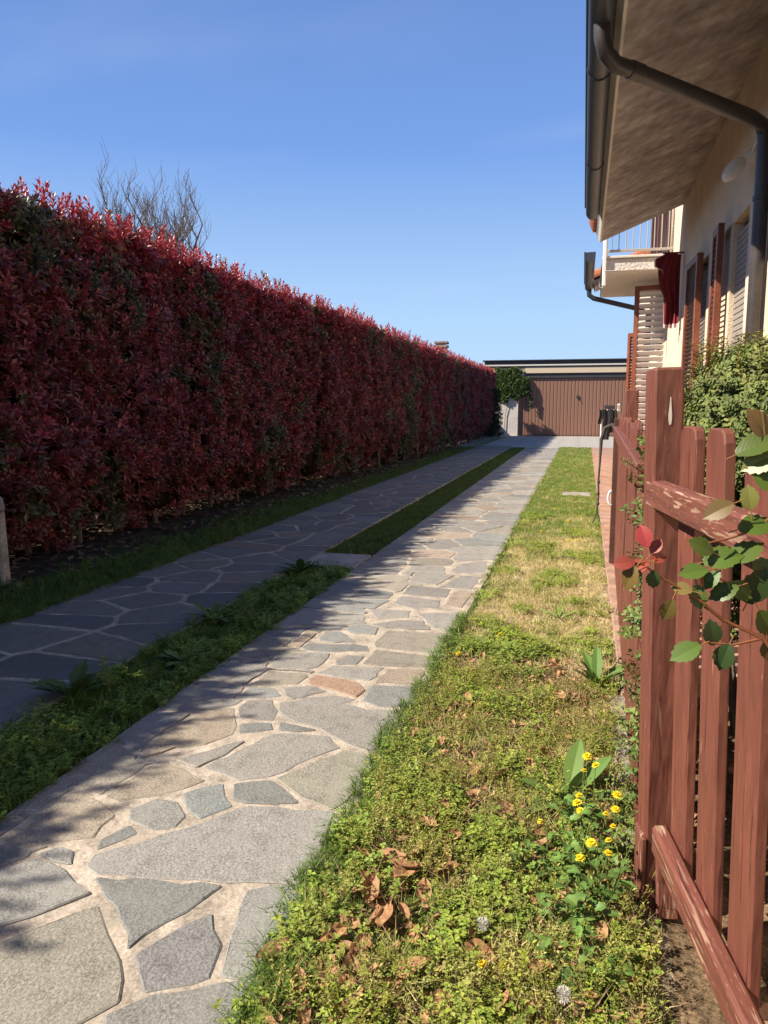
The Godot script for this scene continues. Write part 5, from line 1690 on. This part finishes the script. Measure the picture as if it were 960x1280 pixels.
# ------------------------------------------------------------------ shrubs by the house, rose in front
func shrubs() -> void:
	var tw := MB.new()
	for i in 12:
		var q := float(i) / 12
		var az := i * 2.4
		var d := Vector3(cos(az), R(0.1, 0.8), sin(az)).normalized()
		var k := R(0.75, 1.2)
		tw.col = Color(k, k, k)
		tw.leaf(Transform3D(aim(d, Vector3.UP), Vector3(0, q * 0.07, 0)), R(0.013, 0.021), R(0.0045, 0.0065), 0.3, 0.2, 3, 0.5)
	tw.col = Color(0.8, 0.6, 0.4)
	tw.tube([Vector3(0, -0.02, 0), Vector3(0, 0.075, 0)], [0.0012, 0.0008], 3, false)
	var twig := tw.mesh()
	for b in [["round_shrub", "bushy small leaved green shrub between the near fence and the house", Vector3(0.66, 0, -3.1), 0.38, 0.62, 1.43, 7500], ["round_shrub", "second green shrub closer to the camera behind the fence pickets", Vector3(0.92, 0, -2.1), 0.36, 0.55, 1.40, 4600]]:
		var t := thing(b[0], b[1], "shrub", b[2])
		var w := []
		var c := []
		for i in b[6]:
			var a := R(0, TAU)
			var y := lerpf(0.35, b[5], pow(rng.randf(), 0.6))
			var v: float = (y - 0.35) / (b[5] - 0.35)
			var rmax: float = lerpf(0.6, 1.0, smoothstep(0.0, 0.5, v)) * sqrt(maxf(0.02, 1.0 - pow(maxf(0.0, v - 0.35) / 0.65, 2.6)))
			rmax *= 1.0 + 0.3 * hn.get_noise_2d(a * 1.5 + b[5] * 7.0, y * 3.0)
			var rr: float = rmax * pow(rng.randf(), 0.42)
			if v < 0.35 and rng.randf() < 0.55: continue
			w.append(Transform3D(basis_to(Vector3(cos(a), R(0.0, 1.3), sin(a)), R(0, TAU)).scaled(Vector3.ONE * R(0.8, 1.25)), Vector3(cos(a) * rr * b[3], y, sin(a) * rr * b[4])))
			c.append(jig(Color(0.115, 0.155, 0.04).lerp(Color(0.25, 0.25, 0.07), R(0, 0.6) * v), 0.3))
		for i in 50:                                         # shoots that stand out of the top
			var a := R(0, TAU)
			var rr := sqrt(rng.randf()) * 0.7
			for k in 3:
				w.append(Transform3D(basis_to(Vector3(R(-0.3, 0.3), 1, R(-0.3, 0.3)), R(0, TAU)), Vector3(cos(a) * rr * b[3], b[5] - 0.10 + 0.04 * k + 0.05 * (1.0 - rr), sin(a) * rr * b[4])))
				c.append(jig(Color(0.22, 0.23, 0.06), 0.25))
		scatter("foliage", twig, M.leaf, w, c, t)
		for k in 9:
			var mb := MB.new()
			var a := TAU * k / 9
			var top := Vector3(cos(a) * b[3] * R(0.3, 0.8), R(0.8, 1.2), sin(a) * b[4] * R(0.3, 0.8))
			mb.tube([Vector3(cos(a) * 0.05, 0, sin(a) * 0.05), top * 0.5 + Vector3(R(-0.04, 0.04), 0, R(-0.04, 0.04)), top], [0.013, 0.009, 0.004], 6)
			build(mb, "stem", M.pale_bark, t)
	# creeper growing up between the two fences
	var cr := thing("creeper", "small leaved creeper growing up the back of the near corner post", "plant", Vector3(0.19, 0, -2.15))
	var w := []
	var c := []
	for i in 330:
		var y := R(0.02, 1.16)
		var dens := 0.5 + 0.5 * hn.get_noise_2d(y * 6.0, 13.0) + 0.35 * smoothstep(0.5, 0.0, y)
		if rng.randf() > dens: continue
		w.append(Transform3D(basis_to(Vector3(R(-1, 0.3), R(0, 1), R(-0.6, 0.6)), R(0, TAU)).scaled(Vector3.ONE * R(0.7, 1.15)), Vector3(R(-0.035, 0.045), y, R(-0.16, 0.10))))
		c.append(jig(Color(0.14, 0.20, 0.05), 0.3))
	scatter("foliage", twig, M.leaf, w, c, cr)
	var mb := MB.new()
	mb.tube([Vector3(0, 0, 0), Vector3(0.01, 0.4, -0.03), Vector3(-0.005, 0.8, 0.0), Vector3(0.01, 1.15, -0.02)], [0.005, 0.004, 0.003, 0.002], 5)
	build(mb, "stem", M.pale_bark, cr)

	# rose reaching through the fence in the foreground
	var ro := thing("rose", "rose branch with glossy green and young red leaves in front of the near fence", "rose", Vector3(0.36, 0, -0.92))
	var o := ro.position
	var canes := [
		[Vector3(0.36, 0.0, -0.92), Vector3(0.33, 0.55, -0.98), Vector3(0.275, 0.90, -1.0), Vector3(0.225, 0.967, -1.008), Vector3(0.177, 0.989, -0.999), Vector3(0.154, 1.005, -0.995), Vector3(0.149, 1.049, -1.0)],
		[Vector3(0.177, 0.989, -0.999), Vector3(0.15, 1.012, -0.992), Vector3(0.123, 1.028, -0.991), Vector3(0.095, 1.045, -0.985), Vector3(0.075, 1.06, -0.981)],
		[Vector3(0.33, 0.55, -0.98), Vector3(0.285, 0.95, -1.02), Vector3(0.245, 1.13, -1.04), Vector3(0.222, 1.20, -1.045), Vector3(0.215, 1.245, -1.045)],
		[Vector3(0.225, 0.967, -1.008), Vector3(0.19, 0.958, -1.0), Vector3(0.155, 0.962, -0.99)],
		[Vector3(0.245, 1.13, -1.04), Vector3(0.215, 1.10, -1.03), Vector3(0.18, 1.09, -1.01), Vector3(0.155, 1.085, -1.0)]]
	for k in canes.size():
		var b2 := MB.new()
		var pts := []
		var rad := []
		for i in canes[k].size():
			pts.append(canes[k][i] - o)
			rad.append(lerpf(0.0042 if k == 0 or k == 2 else 0.002, 0.0011, float(i) / (canes[k].size() - 1)))
		b2.col = Color(0.26, 0.10, 0.045) if k != 2 else Color(0.16, 0.12, 0.04)
		b2.tube(pts, rad, 8)
		build(b2, "cane", M.leaf, ro)
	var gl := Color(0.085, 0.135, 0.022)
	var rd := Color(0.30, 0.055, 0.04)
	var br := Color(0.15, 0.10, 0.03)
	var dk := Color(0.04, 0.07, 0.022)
	# each leaflet: where it is, its length, how far it faces the light, its colour, heading in the picture plane
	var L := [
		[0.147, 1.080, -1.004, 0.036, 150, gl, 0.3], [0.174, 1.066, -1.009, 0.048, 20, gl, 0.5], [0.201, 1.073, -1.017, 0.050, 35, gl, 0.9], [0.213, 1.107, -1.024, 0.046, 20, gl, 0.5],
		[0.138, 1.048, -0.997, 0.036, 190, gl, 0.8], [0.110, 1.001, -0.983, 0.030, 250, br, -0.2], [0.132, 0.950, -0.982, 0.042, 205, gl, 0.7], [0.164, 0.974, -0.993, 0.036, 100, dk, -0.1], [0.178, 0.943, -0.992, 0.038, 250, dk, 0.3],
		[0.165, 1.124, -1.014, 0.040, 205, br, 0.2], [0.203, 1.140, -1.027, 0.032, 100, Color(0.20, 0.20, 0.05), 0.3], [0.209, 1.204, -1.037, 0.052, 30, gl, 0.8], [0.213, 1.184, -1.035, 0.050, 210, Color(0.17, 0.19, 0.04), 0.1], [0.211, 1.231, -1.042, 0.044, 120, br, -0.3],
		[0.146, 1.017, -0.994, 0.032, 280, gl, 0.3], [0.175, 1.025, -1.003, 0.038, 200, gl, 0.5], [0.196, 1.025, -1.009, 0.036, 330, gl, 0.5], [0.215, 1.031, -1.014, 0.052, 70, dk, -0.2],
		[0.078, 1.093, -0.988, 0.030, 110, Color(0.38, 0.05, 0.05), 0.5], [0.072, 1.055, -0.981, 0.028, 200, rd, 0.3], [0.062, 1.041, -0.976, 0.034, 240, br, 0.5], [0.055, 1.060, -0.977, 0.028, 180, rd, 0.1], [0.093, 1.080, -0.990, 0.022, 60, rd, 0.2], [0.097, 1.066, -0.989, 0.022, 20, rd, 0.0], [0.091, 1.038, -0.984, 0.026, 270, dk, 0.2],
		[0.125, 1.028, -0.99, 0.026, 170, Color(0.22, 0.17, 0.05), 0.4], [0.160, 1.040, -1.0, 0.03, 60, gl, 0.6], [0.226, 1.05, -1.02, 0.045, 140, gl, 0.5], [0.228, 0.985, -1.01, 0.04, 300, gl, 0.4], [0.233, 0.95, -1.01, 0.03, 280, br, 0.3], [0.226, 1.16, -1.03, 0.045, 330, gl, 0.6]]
	for q in L:
		var ang := deg_to_rad(q[4])
		var d := Vector3(cos(ang), sin(ang), R(-0.2, 0.35)).normalized()
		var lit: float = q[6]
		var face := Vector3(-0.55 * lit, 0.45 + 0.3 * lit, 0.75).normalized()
		var b2 := MB.new()
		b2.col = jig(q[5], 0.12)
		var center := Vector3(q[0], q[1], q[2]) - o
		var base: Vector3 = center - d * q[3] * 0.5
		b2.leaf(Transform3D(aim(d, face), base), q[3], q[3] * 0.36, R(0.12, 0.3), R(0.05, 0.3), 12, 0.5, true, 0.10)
		var lf := build(b2, "leaflet", M.rose_leaf, ro)
		b2 = MB.new()
		b2.col = Color(0.28, 0.14, 0.05)
		b2.tube([base - d * 0.012, base], [0.0008, 0.0007], 4, false)
		build(b2, "stalk", M.leaf, lf)

# ------------------------------------------------------------------
func _ready() -> void:
	rng.seed = 7
	look()
	materials()
	var vi := Image.create(256, 256, false, Image.FORMAT_RGB8)
	var vh := Image.create(256, 256, false, Image.FORMAT_RGBA8)
	for y in 256:
		for x in 256:
			var sx := absf(x / 127.5 - 1.0)
			var rib := pow(absf(sin((y / 256.0 - sx * 0.32) * PI * 9.0)), 14.0)
			var main := smoothstep(0.05, 0.0, sx)
			var k := 0.93 + 0.07 * maxf(rib * 0.35, main) + 0.05 * hn.get_noise_2d(x * 0.05, y * 0.05)
			vi.set_pixel(x, y, Color(k, k, k * 0.97))
			var hgt := 0.6 - 0.45 * maxf(rib * (1.0 - sx * 0.5), main)
			vh.set_pixel(x, y, Color(hgt, hgt, hgt))
	vh.bump_map_to_normal_map(1.6)
	var vein := ImageTexture.create_from_image(vi)
	var vein_n := ImageTexture.create_from_image(vh)
	mat("rose_leaf", Color(1, 1, 1), 0.4, {"vcol": true, "back": Color(0.4, 0.4, 0.4), "spec": 0.45, "tex": vein, "nrm": vein_n, "nscale": 0.5})
	ground()
	paths()
	garage()
	house()
	hedge()
	fences()
	shrubs()
	lawns()
	litter()
	plants()
